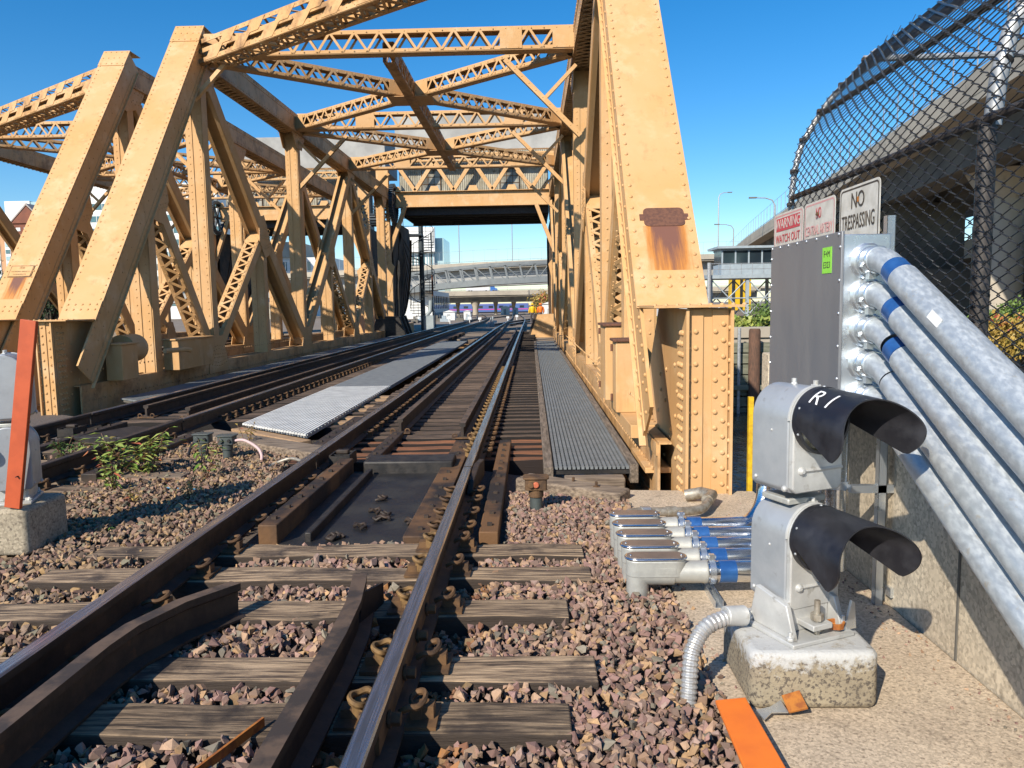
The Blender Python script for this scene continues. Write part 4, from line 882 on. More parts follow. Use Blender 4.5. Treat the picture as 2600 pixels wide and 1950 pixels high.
def laced(br, name, p0, p1, w=.40, h=.28, pitch=None, riv=0):  # two channels with zigzag lacing front and back
    fr = Fr(p0, p1, Xv); mb = MB(); L = fr.L; f = -1 if fr.n.y > 0 else 1
    for s in (-1, 1):
        mb.plate(fr, 0, L, s * w / 2 - .011, s * w / 2 + .011, -h / 2, h / 2)
        for c in (-1, 1): mb.plate(fr, 0, L, s * (w / 2 - .011) - (.075 if s > 0 else 0), s * (w / 2 - .011) + (.075 if s < 0 else 0), c * h / 2, c * (h / 2 + .011))
    for c in (-1, 1):
        mb.lace(fr, .55, L - .55, -w / 2 + .05, w / 2 - .05, c * (h / 2 + .02), 'n', .06, .012, pitch or w * .5)
        for a0, a1 in ((.1, .55), (L - .55, L - .1)): mb.plate(fr, a0, a1, -w / 2, w / 2, c * (h / 2 + .012), c * (h / 2 + .024))
    if riv:
        for s in (-1, 1): mb.rivs(fr, .2, L - .2, riv, s * (w / 2 - .045), f * (h / 2 + .026), fr.n * f, .016, 5)
    return part(br, name, mb)
def solid_diag(br, name, p0, p1, w=.42, h=.36):                # side webs with an inset cover
    fr = Fr(p0, p1, Xv); mb = MB(); L = fr.L
    for s in (-1, 1):
        mb.plate(fr, 0, L, s * w / 2 - .012, s * w / 2 + .012, -h / 2, h / 2)
        for c in (-1, 1): mb.plate(fr, 0, L, s * (w / 2) - (.09 if s > 0 else 0), s * (w / 2) + (.09 if s < 0 else 0), c * h / 2, c * (h / 2 + .013))
    mb.plate(fr, 0, L, -w / 2, w / 2, -.008, .008)
    return part(br, name, mb)
def lstrut(br, name, p0, p1, dep=.50, wid=.34, pitch=.30, up=(0, 0, 1), nr=0, solid=(), m=None):   # horizontal laced strut
    fr = Fr(p0, p1, V(up)); L = fr.L; mb = MB()                # s = up, n = across
    for s in (-1, 1):
        mb.plate(fr, 0, L, s * dep / 2 - .008, s * dep / 2 + .008, -wid / 2, wid / 2)
        for c in (-1, 1): mb.plate(fr, 0, L, s * (dep / 2 - .008) - (.075 if s > 0 else 0), s * (dep / 2 - .008) + (.075 if s < 0 else 0), c * wid / 2, c * (wid / 2 + .010))
    for c in (-1, 1):
        mb.lace(fr, .45, L - .45, -dep / 2 + .04, dep / 2 - .04, c * (wid / 2 + .017), 'n', .055, .010, pitch)
        for a0, a1 in ((.0, .48), (L - .48, L)) + tuple(solid): mb.plate(fr, a0, a1, -dep / 2 + .02, dep / 2 - .02, c * (wid / 2 + .012), c * (wid / 2 + .024))
        if nr:
            for s in (-1, 1): mb.rivs(fr, .1, L - .1, nr, s * (dep / 2 - .045), c * (wid / 2 + .022), fr.n * c, .016, 5)
    return part(br, name, mb, m)
def gusset(br, X, y, z, pts, riv=.12, nr=True, hw=.215):
    mb = MB(); fr = Fr((X, y, z), (X, y + 1, z), (0, 0, 1))    # t = along track, s = up
    for s in (-1, 1):
        c = s * hw * (1 if fr.n.x > 0 else -1); mb.poly(fr, pts, c - .009, c + .009)
        if nr:
            xs = [a for a, b_ in pts]; zs = [b_ for a, b_ in pts]; cx = sum(xs) / len(xs); cz = sum(zs) / len(zs); rnd = random.Random(int(y * 9))
            for k in range(16):
                for j in range(3):
                    a = min(xs) + (max(xs) - min(xs)) * (k + .5) / 16; b_ = cz + (j - 1) * .14 * (max(zs) - min(zs)) + (.05 if k % 2 else -.03)
                    b_ += (j - 1) * .1 * (max(zs) - min(zs)) * (1 - abs(a - cx) / (max(xs) - cx + .01))
                    mb.dome(fr.p(a, b_, c + (.009 if c > 0 else -.009)), fr.n * (1 if c > 0 else -1), .018, 5)
    return part(br, 'gusset_plate', mb)
GB = [(-.55, -.25), (.55, -.25), (.55, .05), (.28, .62), (-.28, .62), (-.55, .05)]
GT = [(-.8, .24), (.8, .24), (.8, -.1), (.3, -.75), (-.3, -.75), (-.8, -.1)]
GH = [(-.15, .22), (.9, .24), (.9, -.1), (.45, -.75), (-.2, -.95), (-.5, -.85)]
GM = [(-.42, .45), (.0, .55), (.42, -.1), (.3, -.55), (-.05, -.65), (-.45, -.2)]
def truss(br, X, sx, yh, end, y0, lastn, detail):
    """one truss in the plane x=X; sx = side away from the tracks; yh = hip; y0 = foot; nodes continue from the hip."""
    near = detail
    Y = [y0, (y0 + yh) / 2 + .1] + [yh + 3.68 * i for i in range(lastn)]    # L0, L1, L2(hip) ...
    Lo = [node(X, y, ZB) for y in Y]; Up = [node(X, y, ZT) for y in Y]; Mi = [node(X, y, 3.62) for y in Y]
    # end post
    p0 = node(X, y0 + .25, .42); p1 = node(X, yh + .18, ZT + .36)
    zc = ((1.50 if detail == 2 else 1.38) - p0.z) / (p1.z - p0.z)
    fr = Fr(p0, p1, Xv); f = -1 if fr.n.y > 0 else 1; L = fr.L; W = .33; D = .27
    ac = L * zc
    mb = MB()
    mb.plate(fr, ac - .22, L - .04, -W, W, f * D, f * (D + .016))
    for s in (-1, 1):
        mb.plate(fr, .1, L, s * (W - .05) - .011, s * (W - .05) + .011, -D, D)
        mb.plate(fr, .0 if s == -sx else ac - .1, L - .1, s * (W - .05) - (0 if s > 0 else .06), s * (W - .05) + (.06 if s > 0 else 0), -f * D - .014, -f * D)
        mb.plate(fr, .1, L - .3, s * (W - .05) + s * .011, s * (W - .05) + s * .022, -f * D, -f * (D - .11))
        mb.plate(fr, .1, L - .3, s * (W - .05) + s * .011, s * (W - .05) + s * .022, f * D, f * (D - .11))
        n = 8 if near == 2 else 6
        mb.rivs(fr, ac + .10, L - .1, .155, s * (W - .055), f * (D + .016), fr.n * f, .021, n)
        for c in (f * (D - .055), -f * (D - .055)): mb.rivs(fr, .3, L - .4, .155, s * (W - .05 + .022), c, fr.s * s, .020, n)
        mb.rivs(fr, .2, L - .4, .31, s * (W - .05 + .011), 0, fr.s * s, .018, n)
    mb.plate(fr, ac - .21, ac + .21, -W + .004, W - .004, f * (D + .016), f * (D + .028))
    for a in (ac + .02, ac + .13):
        for k in range(5): mb.dome(fr.p(a, -W + .08 + k * (2 * W - .16) / 4, f * (D + .028)), fr.n * f, .022, n)
    part(br, 'end_post', mb)
    # hip cap bent over the end of the top chord
    mb = MB(); fc = Fr(fr.p(L - .55, 0, f * (D + .018)), fr.p(L + .02, 0, f * (D + .018)), Xv); h = fc.L
    mb.plate(fc, 0, h, -W, W, 0, f * .014)
    for a in (.06, h * .5, h - .06):
        for k in range(5): mb.dome(fc.p(a, -W + .06 + k * (2 * W - .12) / 4, f * .014), fc.n * f, .02, 6)
    mb.poly(Fr(fr.p(L + .02, -W, f * (D + .018)), fr.p(L + .02, W, f * (D + .018)), (0, 1, .05)), [(0, -.004), (2 * W, -.004), (2 * W - .06, .62), (.06, .62)], -.014, .0)
    part(br, 'hip_cap', mb)
    # bearing box under the foot
    mb = MB(); zt = 1.50 if near == 2 else 1.40; xa = X - .03 * sx; xb = X + (.33 if near == 2 else .22) * sx; yb = y0 - .05; n = 8 if near == 2 else 6
    gy = [(0, -1.1), (2.2, -1.1), (2.2, .35), (1.75, 1.0), (1.3, zt - .01), (0, zt - .01)]
    for q, e in ((xa, -sx), (xb, sx)):
        fr2 = Fr((q, yb, 0), (q, yb + 1, 0), (0, 0, 1)); mb.poly(fr2, gy, -.01, .01)
        for k in range(17):
            for j in range(3):
                mb.dome((q + e * .011, yb + .06 + j * .075 + (.03 if k % 2 else 0), -.15 + k * .09), (e, 0, 0), .025, n)
            if q == xa and k > 2: mb.dome((q + e * .011, yb + .8 + .5 * math.sin(k * 2.3), -.2 + k * .075), (e, 0, 0), .02, n)
    mb.box(min(xa, xb), max(xa, xb), yb - .012, yb, -1.1, zt - .01)
    m0, m1 = min(xa, xb), max(xa, xb)
    for q0, q1 in ((m0 + .015, m0 + .135), (m0 + .21, m1 - .02)): mb.box(q0, q1, yb - .026, yb - .012, -1.1, zt - .02)
    mb.box(m0 - .012, m0 + .012, yb - .075, yb - .0125, -1.1, zt - .012).box(m1 - .012, m1 + .012, yb - .075, yb - .0125, -1.1, zt - .012)
    for k in range(12):
        z = -.16 + k * .133
        for q, o_ in ((m0 + .075, 0), (m0 + .235, 0), (m1 - .06, .06)): mb.dome((q, yb - .026, z + o_), (0, -1, 0), .022, n)
        mb.dome((m1 - .012, yb - .045, z + .03), (-1, 0, 0), .02, n); mb.dome((m0 + .012, yb - .045, z), (1, 0, 0), .02, n)
    part(br, 'bearing_box', mb)
    mb = MB().box(X - .31 if sx > 0 else X - .42, X + .42 if sx > 0 else X + .31, yb - .11, yb + .75, zt, zt + .02)
    for k in range(9): mb.dome((X - .3 + k * .09 * 1, yb - .09, zt + .02), (0, 0, 1), .02, 6)
    part(br, 'cap_plate', mb)
    mb = MB(); mb.poly(Fr((xb, yb + .1, -.62), (xb + .18 * sx, yb + .1, -.62), (0, 1, 0)), [(0, 0), (.18, 0), (.18, .25), (0, .3)], 0, .02); part(br, 'bracket', mb)
    # bottom chord
    y1 = Y[-1] + .3; mb = MB(); fr2 = Fr((X, y0 + .2, ZB), (X, y1, ZB), Xv)
    for s in (-1, 1):
        q = X + s * .19; mb.box(q - .012, q + .012, y0 + .3, y1, -.30, .30)
        for z0_, z1_ in ((-.31, -.20), (.20, .31)): mb.box(q + s * .012 if s > 0 else q - .024, q + .024 if s > 0 else q - .012, y0 + .3, y1, z0_, z1_)
        mb.box(q if s < 0 else q - .11, q + .11 if s < 0 else q, y0 + .3, y1, .301, .318); mb.box(q - .14, q + .12, y0 + .3, y1, -.332, -.312)
        if s == -sx:
            for z in (-.25, .25): mb.rivs(fr2, .3, 18 if near else 8, .16, s * .214, z - ZB, fr2.s * s, .019, 5)
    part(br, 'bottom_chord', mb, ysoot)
    # top chord: solid sides, laced underside
    y1 = Y[-1]; fr2 = Fr((X, yh - .15, ZT), (X, y1, ZT), Xv); L2 = fr2.L; mb = MB()
    for s in (-1, 1):
        mb.plate(fr2, 0, L2, s * .24 - .012, s * .24 + .012, -.27, .27)
        for z in (-1, 1): mb.plate(fr2, 0, L2, s * .24 - (.10 if s > 0 else 0), s * .24 + (.10 if s < 0 else 0), z * .27, z * .284); mb.plate(fr2, 0, L2, s * .252, s * .264, z * .28, z * .17)
        if s == -sx or near: mb.rivs(fr2, .2, min(L2, 20), .2, s * .264, .225, fr2.s * s, .018, 5).rivs(fr2, .2, min(L2, 20), .2, s * .264, -.225, fr2.s * s, .018, 5)
    nz = -1 if fr2.n.z > 0 else 1
    mb.plate(fr2, 0, L2, -.27, .27, -nz * .286, -nz * .30)
    mb.lace(fr2, .6, L2, -.19, .19, nz * .295, 'n', .06, .012, .24, True)
    for k in range(int(L2 / .24)): mb.dome(fr2.p(.6 + k * .24, .19 * (1 if k % 2 else -1), nz * .30), fr2.n * nz, .028, 5)
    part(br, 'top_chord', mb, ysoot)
    # web members
    n = len(Y); rv = .16 if near else .22
    for i in [k for k in range(2, n, 2) if k < n - 1 or Y[k] < 38]: channel_post(br, 'vertical_post', Lo[i] + V((0, 0, .2)), Up[i] - V((0, 0, .27)), .38, .30, rv)
    for i in range(1, n, 2):
        m_ = (Lo[0] + Up[2]) / 2 + V((0, .2, .25)) if i == 1 else Mi[i]
        if i == 1: m_ = node(X, Y[1] + .15, 3.9)
        channel_post(br, 'sub_post', Lo[i] + V((0, 0, .15)), node(X, Lo[i].y, m_.z), .36, .28, rv)
        if i == 1:
            laced(br, 'sub_diagonal', m_ + V((0, .1, .0)), Lo[2] + V((0, -.1, .3)), .38, .27, riv=.2)
            gusset(br, X, m_.y, m_.z, [(-.3, .1), (.1, .75), (.5, .5), (.62, -.1), (.3, -.6), (-.3, -.5)])
        else:
            dn = ((i - 1) // 2) % 2 == 1                        # long diagonal falls from the hip, then rises
            a, b_ = (i - 1, i + 1) if dn else (i + 1, i - 1)
            if i + 1 < n:
                solid_diag(br, 'diagonal', Up[a] - V((0, 0, .3)), Mi[i]); solid_diag(br, 'diagonal', Mi[i], Lo[b_] + V((0, 0, .3)))
                laced(br, 'sub_diagonal', Mi[i], Lo[a] + V((0, 0, .3)), .38, .27, riv=.2 if near else .3)
            gusset(br, X, Y[i], 3.62, GM if dn else [(-a_, b2) for a_, b2 in GM][::-1])
    for i in range(1, n):
        if i % 2 == 0:
            gusset(br, X, Y[i], ZB + .15, GB); gusset(br, X, Y[i], ZT, GT if i > 2 else GH)
    return Y
def knee(br, X, sx, y, z=ZT):                                  # sway brace between strut and post
    a = V((X - sx * 1.75, y - .02, z - .42)); b_ = V((X - sx * .18, y - .02, z - 2.0))
    mb = MB(); fr = Fr(a, b_, (0, 1, 0))
    for s in (-1, 1): mb.plate(fr, -.1, fr.L + .1, s * .06 - .006, s * .06 + .006, -.055, .055)
    mb.plate(fr, -.1, fr.L + .1, -.054, .054, -.055, -.045); mb.rivs(fr, 0, fr.L, .22, -.066, 0, -fr.s, .014, 5)
    c = a.lerp(b_, .52); fr = Fr(c, V((X - sx * .2, y - .02, z - .5)), (0, 1, 0)); mb.plate(fr, 0, fr.L, -.05, .05, -.04, .04)
    part(br, 'knee_brace', mb)
def bridge(label, XA, XB, hipA, footA, hipB, footB, grid, yb, detail, grp='riveted drawbridges'):
    """XB = right truss, XA = left truss; grid = y of the lateral struts; yb = portal of the machine house"""
    br = thing('truss_drawbridge', label, 'bridge', ((XA + XB) / 2, yb, 0), grp)
    YB = truss(br, XB, 1, hipB, 0, footB, 2 * int((yb - hipB) / 7.36) + 1, detail[1]); YA = truss(br, XA, -1, hipA, 0, footA, 2 * int((yb - hipA) / 7.36) + 2, detail[0])
    # portal strut over the skew entrance
    up = V((0, .13, .99)); pa = V((XA + .25, hipA + .05, ZT - .12)); pb = V((XB - .25, hipB + .05, ZT - .12)); fr = Fr(pa, pb, up); L = fr.L; mb = MB()
    f = -1 if fr.n.y > 0 else 1; Hh = .27; Dp = .25
    for s in (-1, 1):
        for c in (-1, 1):
            mb.plate(fr, 0, L, s * Hh - .009, s * Hh + .009, c * Dp - (.10 if c > 0 else 0), c * Dp + (.10 if c < 0 else 0)); mb.plate(fr, 0, L, s * Hh - (.10 if s > 0 else 0), s * Hh + (.10 if s < 0 else 0), c * Dp, c * (Dp + .012))
            mb.rivs(fr, .2, L - .2, .22, s * (Hh - .05), c * (Dp + .012), fr.n * c, .016, 5)
        mb.lace(fr, .4, L - .4, -Dp + .05, Dp - .05, s * (Hh + .016), 's', .06, .012, .30)
        for k in range(int(L / .30)): mb.dome(fr.p(.4 + k * .30, s * (Hh + .022), (Dp - .06) * (1 if k % 2 else -1)), fr.s * s, .026, 6)
    mb.lace(fr, .4, L - .4, -Hh + .05, Hh - .05, -f * (Dp + .02), 'n', .06, .012, .42, True)
    mb.plate(fr, .2, L - .2, -Hh + .02, Hh * .1, -f * (Dp - .03), -f * (Dp - .045)); mb.lace(fr, .5, L - .3, -Dp + .05, Dp - .05, -(Hh - .03), 's', .06, .012, .30, True)
    mb.plate(fr, 0, L, -.05, .05, f * Dp, f * (Dp + .010))
    k = 0; a = .5
    while a < L - .9:                                          # broad battens, staggered in two rows
        for row in (0, 1):
            a0 = a + row * .50; b0, b1 = (-Hh + .02, 0) if row == 0 else (0, Hh - .02)
            mb.poly(fr, [(a0, b0), (a0 + .46, b0), (a0 + .68, b1), (a0 + .22, b1)], f * (Dp + .0125), f * (Dp + .022))
        a += 1.0
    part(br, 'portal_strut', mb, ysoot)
    for X, y, sx in ((XA, hipA, -1), (XB, hipB, 1)):
        mb = MB(); mb.bar((X - sx * .2, y - .5, ZT - 1.2), (X - sx * .9, y - .3 * (0 if sx > 0 else 1), ZT - .35), .09, .09); part(br, 'corner_brace', mb)
    # lateral struts, bracing, centre strut
    cx = (XA + XB) / 2; last = None
    for gi, y in enumerate(grid):
        sol = ((1.9, 2.5), (6.7, 7.3)) if gi != 0 else ((6.85, 7.35),)
        lstrut(br, 'lateral_strut', (XA + .25, y, ZT + .08), (XB - .25, y, ZT + .08), .50, .32, .285 if gi < 2 else .33, nr=.285 if gi < 2 else 0, solid=sol)
        knee(br, XB, 1, y)
        if gi: knee(br, XA, -1, y)
        if last is not None:
            ym = (y + last) / 2; mid = V((cx, ym, ZT - .02))
            for a in (V((XA + .3, last + .25, ZT - .02)), V((XB - .3, last + .25, ZT - .02)), V((XA + .3, y - .25, ZT - .02)), V((XB - .3, y - .25, ZT - .02))):
                b_ = mid + (a - mid).normalized() * .3
                if a.x > b_.x: a, b_ = b_, a
                lstrut(br, 'lateral_brace', a, b_, .40, .26, .24, nr=.24 if gi < 2 else 0)
            mb = MB().box(cx - .6, cx + .6, ym - .5, ym + .5, ZT - .26, ZT - .245); part(br, 'gusset_plate', mb)
        last = y
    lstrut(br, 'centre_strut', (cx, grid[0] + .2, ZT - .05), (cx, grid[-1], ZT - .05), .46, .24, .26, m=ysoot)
    # floor beams and stringers below the ties
    for i, y in enumerate(YA[2::1]):
        mb = MB().box(XA + .25, XB - .25, y - .012, y + .012, -1.05, -.30).box(XA + .25, XB - .25, y - .15, y + .15, -.32, -.30).box(XA + .25, XB - .25, y - .15, y + .15, -1.07, -1.05); part(br, 'floor_beam', mb, ygrime, 0)
    for x in (XR1, XL1, XR2, XL2):
        x = x if XB > 0 else x - (1.3 + 10.2); s0 = footB + (XB - x) * .66 + .4
        mb = MB().box(x - .01, x + .01, s0, yb + 3, -.95, -.235).box(x - .12, x + .12, s0, yb + 3, -.235, -.215); part(br, 'stringer', mb, ygrime, 0)
    # machine house, counterweight and portal at the heel
    za, zbm = 7.72, 6.93; xa, xb = XA + .42, XB - .15
    mb = MB().box(xa, xb, yb, yb + .02, zbm, za).box(xa - .05, xb + .05, yb - .2, yb + .25, za, za + .025).box(xa, xb, yb - .2, yb + .25, zbm - .025, zbm)
    fr = Fr((xa, yb, zbm), (xb, yb, zbm), (0, 0, 1))
    for z in (.06, za - zbm - .06): mb.rivs(fr, .1, fr.L - .1, .14, z, -.0 if fr.n.y > 0 else 0, V((0, -1, 0)), .022, 5)
    for x in (.06, .12, fr.L - .06, fr.L - .12): mb.rivs(Fr((xa + x, yb, zbm), (xa + x, yb, za), (1, 0, 0)), .1, .7, .1, 0, 0, V((0, -1, 0)), .02, 5)
    for x0 in (fr.L * .33, fr.L * .45, fr.L * .68, fr.L * .9):
        for k in range(12): mb.dome((xa + x0 + (k % 6) * .12, yb, zbm + .3 + .22 * (k // 6)), (0, -1, 0), .02, 5)
    part(br, 'portal_girder', mb)
    mb = MB().box(xa + .2, xb - .1, yb + .3, yb + 5.0, 6.52, 6.9).box(xa + .2, xb - .1, yb + 4.8, yb + 5.0, 6.40, 6.52)
    for k in range(5): mb.box(xa + .3, xb - .2, yb + .7 + k * .9, yb + .74 + k * .9, 6.44, 6.52)
    part(br, 'counterweight_soffit', mb, black, 0)
    mb = MB().box(XA - .1, XB + .9, yb + 3.4, yb + 8, 10.4, 12.6); part(br, 'counterweight', mb, conc_g, 0)
    # house wall of corrugated sheet with windows
    wy = yb + .75; mb = MB(); x = xa + .1; vs = []; nn = int((xb - xa - .2) / .06)
    for i in range(nn + 1): vs += [(xa + .1 + i * .06, wy + (.03 if i % 2 else 0), 7.0), (xa + .1 + i * .06, wy + (.03 if i % 2 else 0), 10.0)]
    mb.add(vs, [(2 * i, 2 * i + 2, 2 * i + 3, 2 * i + 1) for i in range(nn)]); hw = part(br, 'house_wall', mb, corr, 0)
    part(br, 'house_back', MB().box(xa + .1, xb - .1, wy + .1, wy + 4, 7.0, 9.5), conc_d, 0)
    for x0 in (xa + 1.35, xb - 2.75):
        w = MB().box(x0, x0 + 1.05, wy - .05, wy - .03, 7.85, 9.0).build('window', rubber, hw, smooth=0)
        mb = MB()
        for a in range(4): mb.box(x0 + a * .345 - .012, x0 + a * .345 + .018, wy - .075, wy - .052, 7.85, 9.0)
        for a in range(4): mb.box(x0, x0 + 1.05, wy - .078, wy - .054, 7.84 + a * .38, 7.87 + a * .38)
        mb.build('frame', rustbrown, w, smooth=0)
        MB().box(x0 + .02, x0 + 1.03, wy - .053, wy - .051, 7.86, 8.99).build('pane', mat('dusty_glass', (.40, .38, .32), (.12, .12, .11), sc=1.3, rough=.2) if 'dusty_glass' not in MATS else MATS['dusty_glass'], w, smooth=0)
    # W bracing before the house, top girder above
    L = xb - xa; q = [xa + L * k / 8 for k in range(9)]
    for k in range(8):
        z0, z1 = (7.80, 9.35) if k % 2 else (9.35, 7.80)
        mb = MB(); fr = Fr((q[k], yb + .15, z0), (q[k + 1], yb + .15, z1), (0, 1, 0))
        for s in (-1, 1): mb.plate(fr, 0, fr.L, s * .10 - .01, s * .10 + .01, -.10, .10)
        mb.plate(fr, 0, fr.L, -.1, .1, -.012, .012); mb.rivs(fr, .2, fr.L - .2, .2, -.11, 0, -fr.s, .016, 5); part(br, 'house_brace', mb)
    for x in q[::2]:
        mb = MB().poly(Fr((x, yb + .03, za), (x + 1, yb + .03, za), (0, 0, 1)), [(-.32, .0), (.32, .0), (.18, .32), (-.18, .32)], -.02, .0); part(br, 'gusset_plate', mb)
    lstrut(br, 'house_girder', (xa - .3, yb + .15, 9.55), (xb + .2, yb + .15, 9.55), .42, .3, .3)
    mb = MB()
    for k in range(14): mb.box(xa - .6, xb + .5, yb + 1.3 + k * .17, yb + 1.42 + k * .17, 9.95 + k * .05, 9.99 + k * .05)
    part(br, 'roof_slats', mb, ygrime, 0)
    for x, sx in ((XA - .22, -1), (XB + .22, 1)):
        # lattice legs of the portal, knee, gear, pinion
        fr = Fr((x, yb - .25, 3.2), (x, yb - .25, 8.9), Xv); mb = MB(); f = -1 if fr.n.y > 0 else 1
        for s in (-1, 1): mb.plate(fr, 0, fr.L, s * .32 - (.16 if s > 0 else 0), s * .32 + (.16 if s < 0 else 0), f * .16, f * .178); mb.plate(fr, 0, fr.L, s * .32 - .01, s * .32 + .01, -.16, .16)
        mb.plate(fr, 0, .55, -.32, .32, f * .178, f * .19); mb.plate(fr, fr.L - .9, fr.L, -.32, .32, f * .178, f * .19)
        mb.lace(fr, .5, fr.L - .9, -.22, .22, f * .20, 'n', .11, .012, .40, True)
        part(br, 'portal_leg', mb)
        mb = MB(); fr = Fr((x, yb - .1, 3.9), (x - sx * 1.15, yb - .1, zbm - .02), (0, 1, 0)); mb.plate(fr, 0, fr.L, -.14, .14, -.10, .10); mb.rivs(fr, .1, fr.L, .2, -.14, 0, -fr.s, .018, 5)
        part(br, 'portal_knee', mb)
        part(br, 'portal_base', MB().box(x - .4, x + .4, yb - .45, yb - .1, .3, 3.2).poly(Fr((x, yb - .46, 3.3), (x - sx, yb - .46, 3.3), (0, 0, 1)), [(-.36, -1.2), (.2, -1.2), (.55, .4), (.35, .65), (-.36, .1)], -.01, .01))
        mb = MB(); gx_ = x - sx * .46; c0 = V((gx_, yb - .35, 7.1))
        mb.lathe([(.95, 0), (.95, .22), (.83, .22), (.83, 0)], c0, (1, 0, 0), 40, False)
        for k in range(44):
            a = 2 * math.pi * k / 44; d_ = V((0, math.cos(a), math.sin(a))); mb.bar(c0 + V((.11, 0, 0)) + d_ * .94, c0 + V((.11, 0, 0)) + d_ * 1.04, .22, .06)
        for k in range(6):
            a = math.pi * k / 3; d_ = V((0, math.cos(a), math.sin(a))); mb.bar(c0 + V((.11, 0, 0)), c0 + V((.11, 0, 0)) + d_ * .85, .1, .12)
        part(br, 'gear_wheel', mb, bdark)
        c0 = V((x + sx * .42, yb - .6, 6.75)); mb = MB().lathe([(.30, 0), (.30, .5)], c0, (1, 0, 0), 16)
        for k in range(14):
            a = 2 * math.pi * k / 14; d_ = V((0, math.cos(a), math.sin(a))); mb.bar(c0 + V((.25, 0, 0)) + d_ * .3, c0 + V((.25, 0, 0)) + d_ * .40, .5, .08)
        part(br, 'pinion', mb, bdark)
        # curved rolling segment
        A = [(5.2 * math.sin(a), 5.4 - 5.2 * math.cos(a)) for a in [math.radians(-12 + 9 * k) for k in range(12)]]
        A = [(yb + 1.2 + a, b_ + .55) for a, b_ in A]; outline = A + [(yb + 6.0, 6.3), (yb + .3, 6.3)]
        fr = Fr((x - sx * .05, 0, 0), (x - sx * .05, 1, 0), (0, 0, 1)); mb = MB()
        for o_ in (-.3, .3): mb.poly(fr, outline, o_ - .02, o_ + .02)
        mb.sweep([(-.42, -.03), (.42, -.03), (.42, .03), (-.42, .03)], [V((x - sx * .05, a, b_)) for a, b_ in A], (1, 0, 0))
        for k in range(11):
            a, b_ = A[k]; mb.bar((x - sx * .38, a, b_ + .1), (x - sx * .38, yb + 2.5, 5.8), .06, .12)
        part(br, 'rolling_segment', mb, mat('grease_dark_paint', (.12, .07, .035), (.022, .017, .013), sc=1.2, lo=.35, hi=.65, rough=.8) if 'grease_dark_paint' not in MATS else MATS['grease_dark_paint'])
        # track girder wedge on the pier
        fr = Fr((x - sx * .05, 0, 0), (x - sx * .05, 1, 0), (0, 0, 1))
        mb = MB().poly(fr, [(yb - 5.6, -.3), (yb + 8, -.3), (yb + 8, .52), (yb - 3.4, .52), (yb - 4.1, .75)] if False else [(yb - 2.2, -.6), (yb + 6, -.6), (yb + 6, .5), (yb - .6, .5)], -.46, .46)
        for k in range(6):
            for j in range(5): mb.dome((x - sx * .515, yb - .4 + j * .18, -.4 + k * .15), (-sx, 0, 0), .02, 5)
        part(br, 'track_girder', mb)
        fr = Fr((x, yb - 2.4, 0), (x - sx, yb - 2.4, 0), (0, 0, 1)); mb = MB().poly(fr, [(-.5, -.6), (1.75, -.6), (1.2, 1.0), (.0, 1.05)], -.75, .75)
        part(br, 'buffer_wedge', mb, black if sx < 0 else yel, 0)
        mb = MB().bar(fr.p(1.80, -.6, -.6), fr.p(1.25, 1.05, -.6), .12, .12).bar(fr.p(1.80, -.6, .3), fr.p(1.25, 1.05, .3), .12, .12); part(br, 'buffer_rail', mb, darksteel, 0)
    return br, YA, YB
B1, _, _ = bridge('nearer ochre riveted truss drawbridge straddling the two tracks', -7.72, 1.30, 18.2, 12.25, 12.1, 6.40, (18.2, 25.56, 32.92), 42.6, (1, 2))
B2, _, _ = bridge('second ochre riveted truss drawbridge beyond the left truss', -19.4, -10.25, 25.8, 20.0, 19.75, 13.95, (25.8, 33.2, 40.6), 47.5, (0, 1))
# plates and cabinets on the first bridge
def on_post(X, y0, yh):                                       # face axes of an end post
    p0 = node(X, y0 + .25, .42); p1 = node(X, yh + .18, ZT + .36); fr = Fr(p0, p1, Xv); f = -1 if fr.n.y > 0 else 1; return fr, f, fr.L * (1.40 - p0.z) / (p1.z - p0.z)
fr, f, ac = on_post(1.30, 6.40, 12.1)
rp = [(a + .0, b_) for a, b_ in rrect(.24, .40, .05, 5, ac + 1.02, .03)]
MB().poly(fr, rp, f * .287, f * .295).poly(fr, [(ac + .98, -.21), (ac + 1.06, -.21), (ac + 1.06, -.17), (ac + .98, -.17)], f * .287, f * .294).poly(fr, [(ac + .98, .23), (ac + 1.06, .23), (ac + 1.06, .27), (ac + .98, .27)], f * .287, f * .294).build('builder_plate', plate_rust, B1)
MB().plate(fr, ac + .215, ac + .91, -.19, .25, f * .2865, f * .2885).build('rust_stain', yrust, B1, smooth=0)
fr, f, ac = on_post(-10.25, 13.95, 19.75)
pl = MB().plate(fr, ac + .85, ac + 1.15, -.22, .26, f * .287, f * .30).build('builder_plate', ygrime, B2, bevel=.004)
MB().plate(fr, ac + .875, ac + 1.125, -.195, .235, f * .30, f * .304).build('panel', yel, pl, smooth=0)
un = fr.t; rt = V((1, 0, 0))
for s_, a, sz in (('1930', 1.08, .075), ('THE PHOENIX BRIDGE CO', .985, .045), ('PHOENIXVILLE PA', .915, .045)):
    o = text('lettering', s_, sz, face_m(fr.p(ac + a, .02, f * .3045), rt, un), ygrime, pl, .002, sx=.72)
MB().plate(fr, ac + .30, ac + .845, -.16, .22, f * .2865, f * .2885).build('rust_stain', yrust, B2, smooth=0)
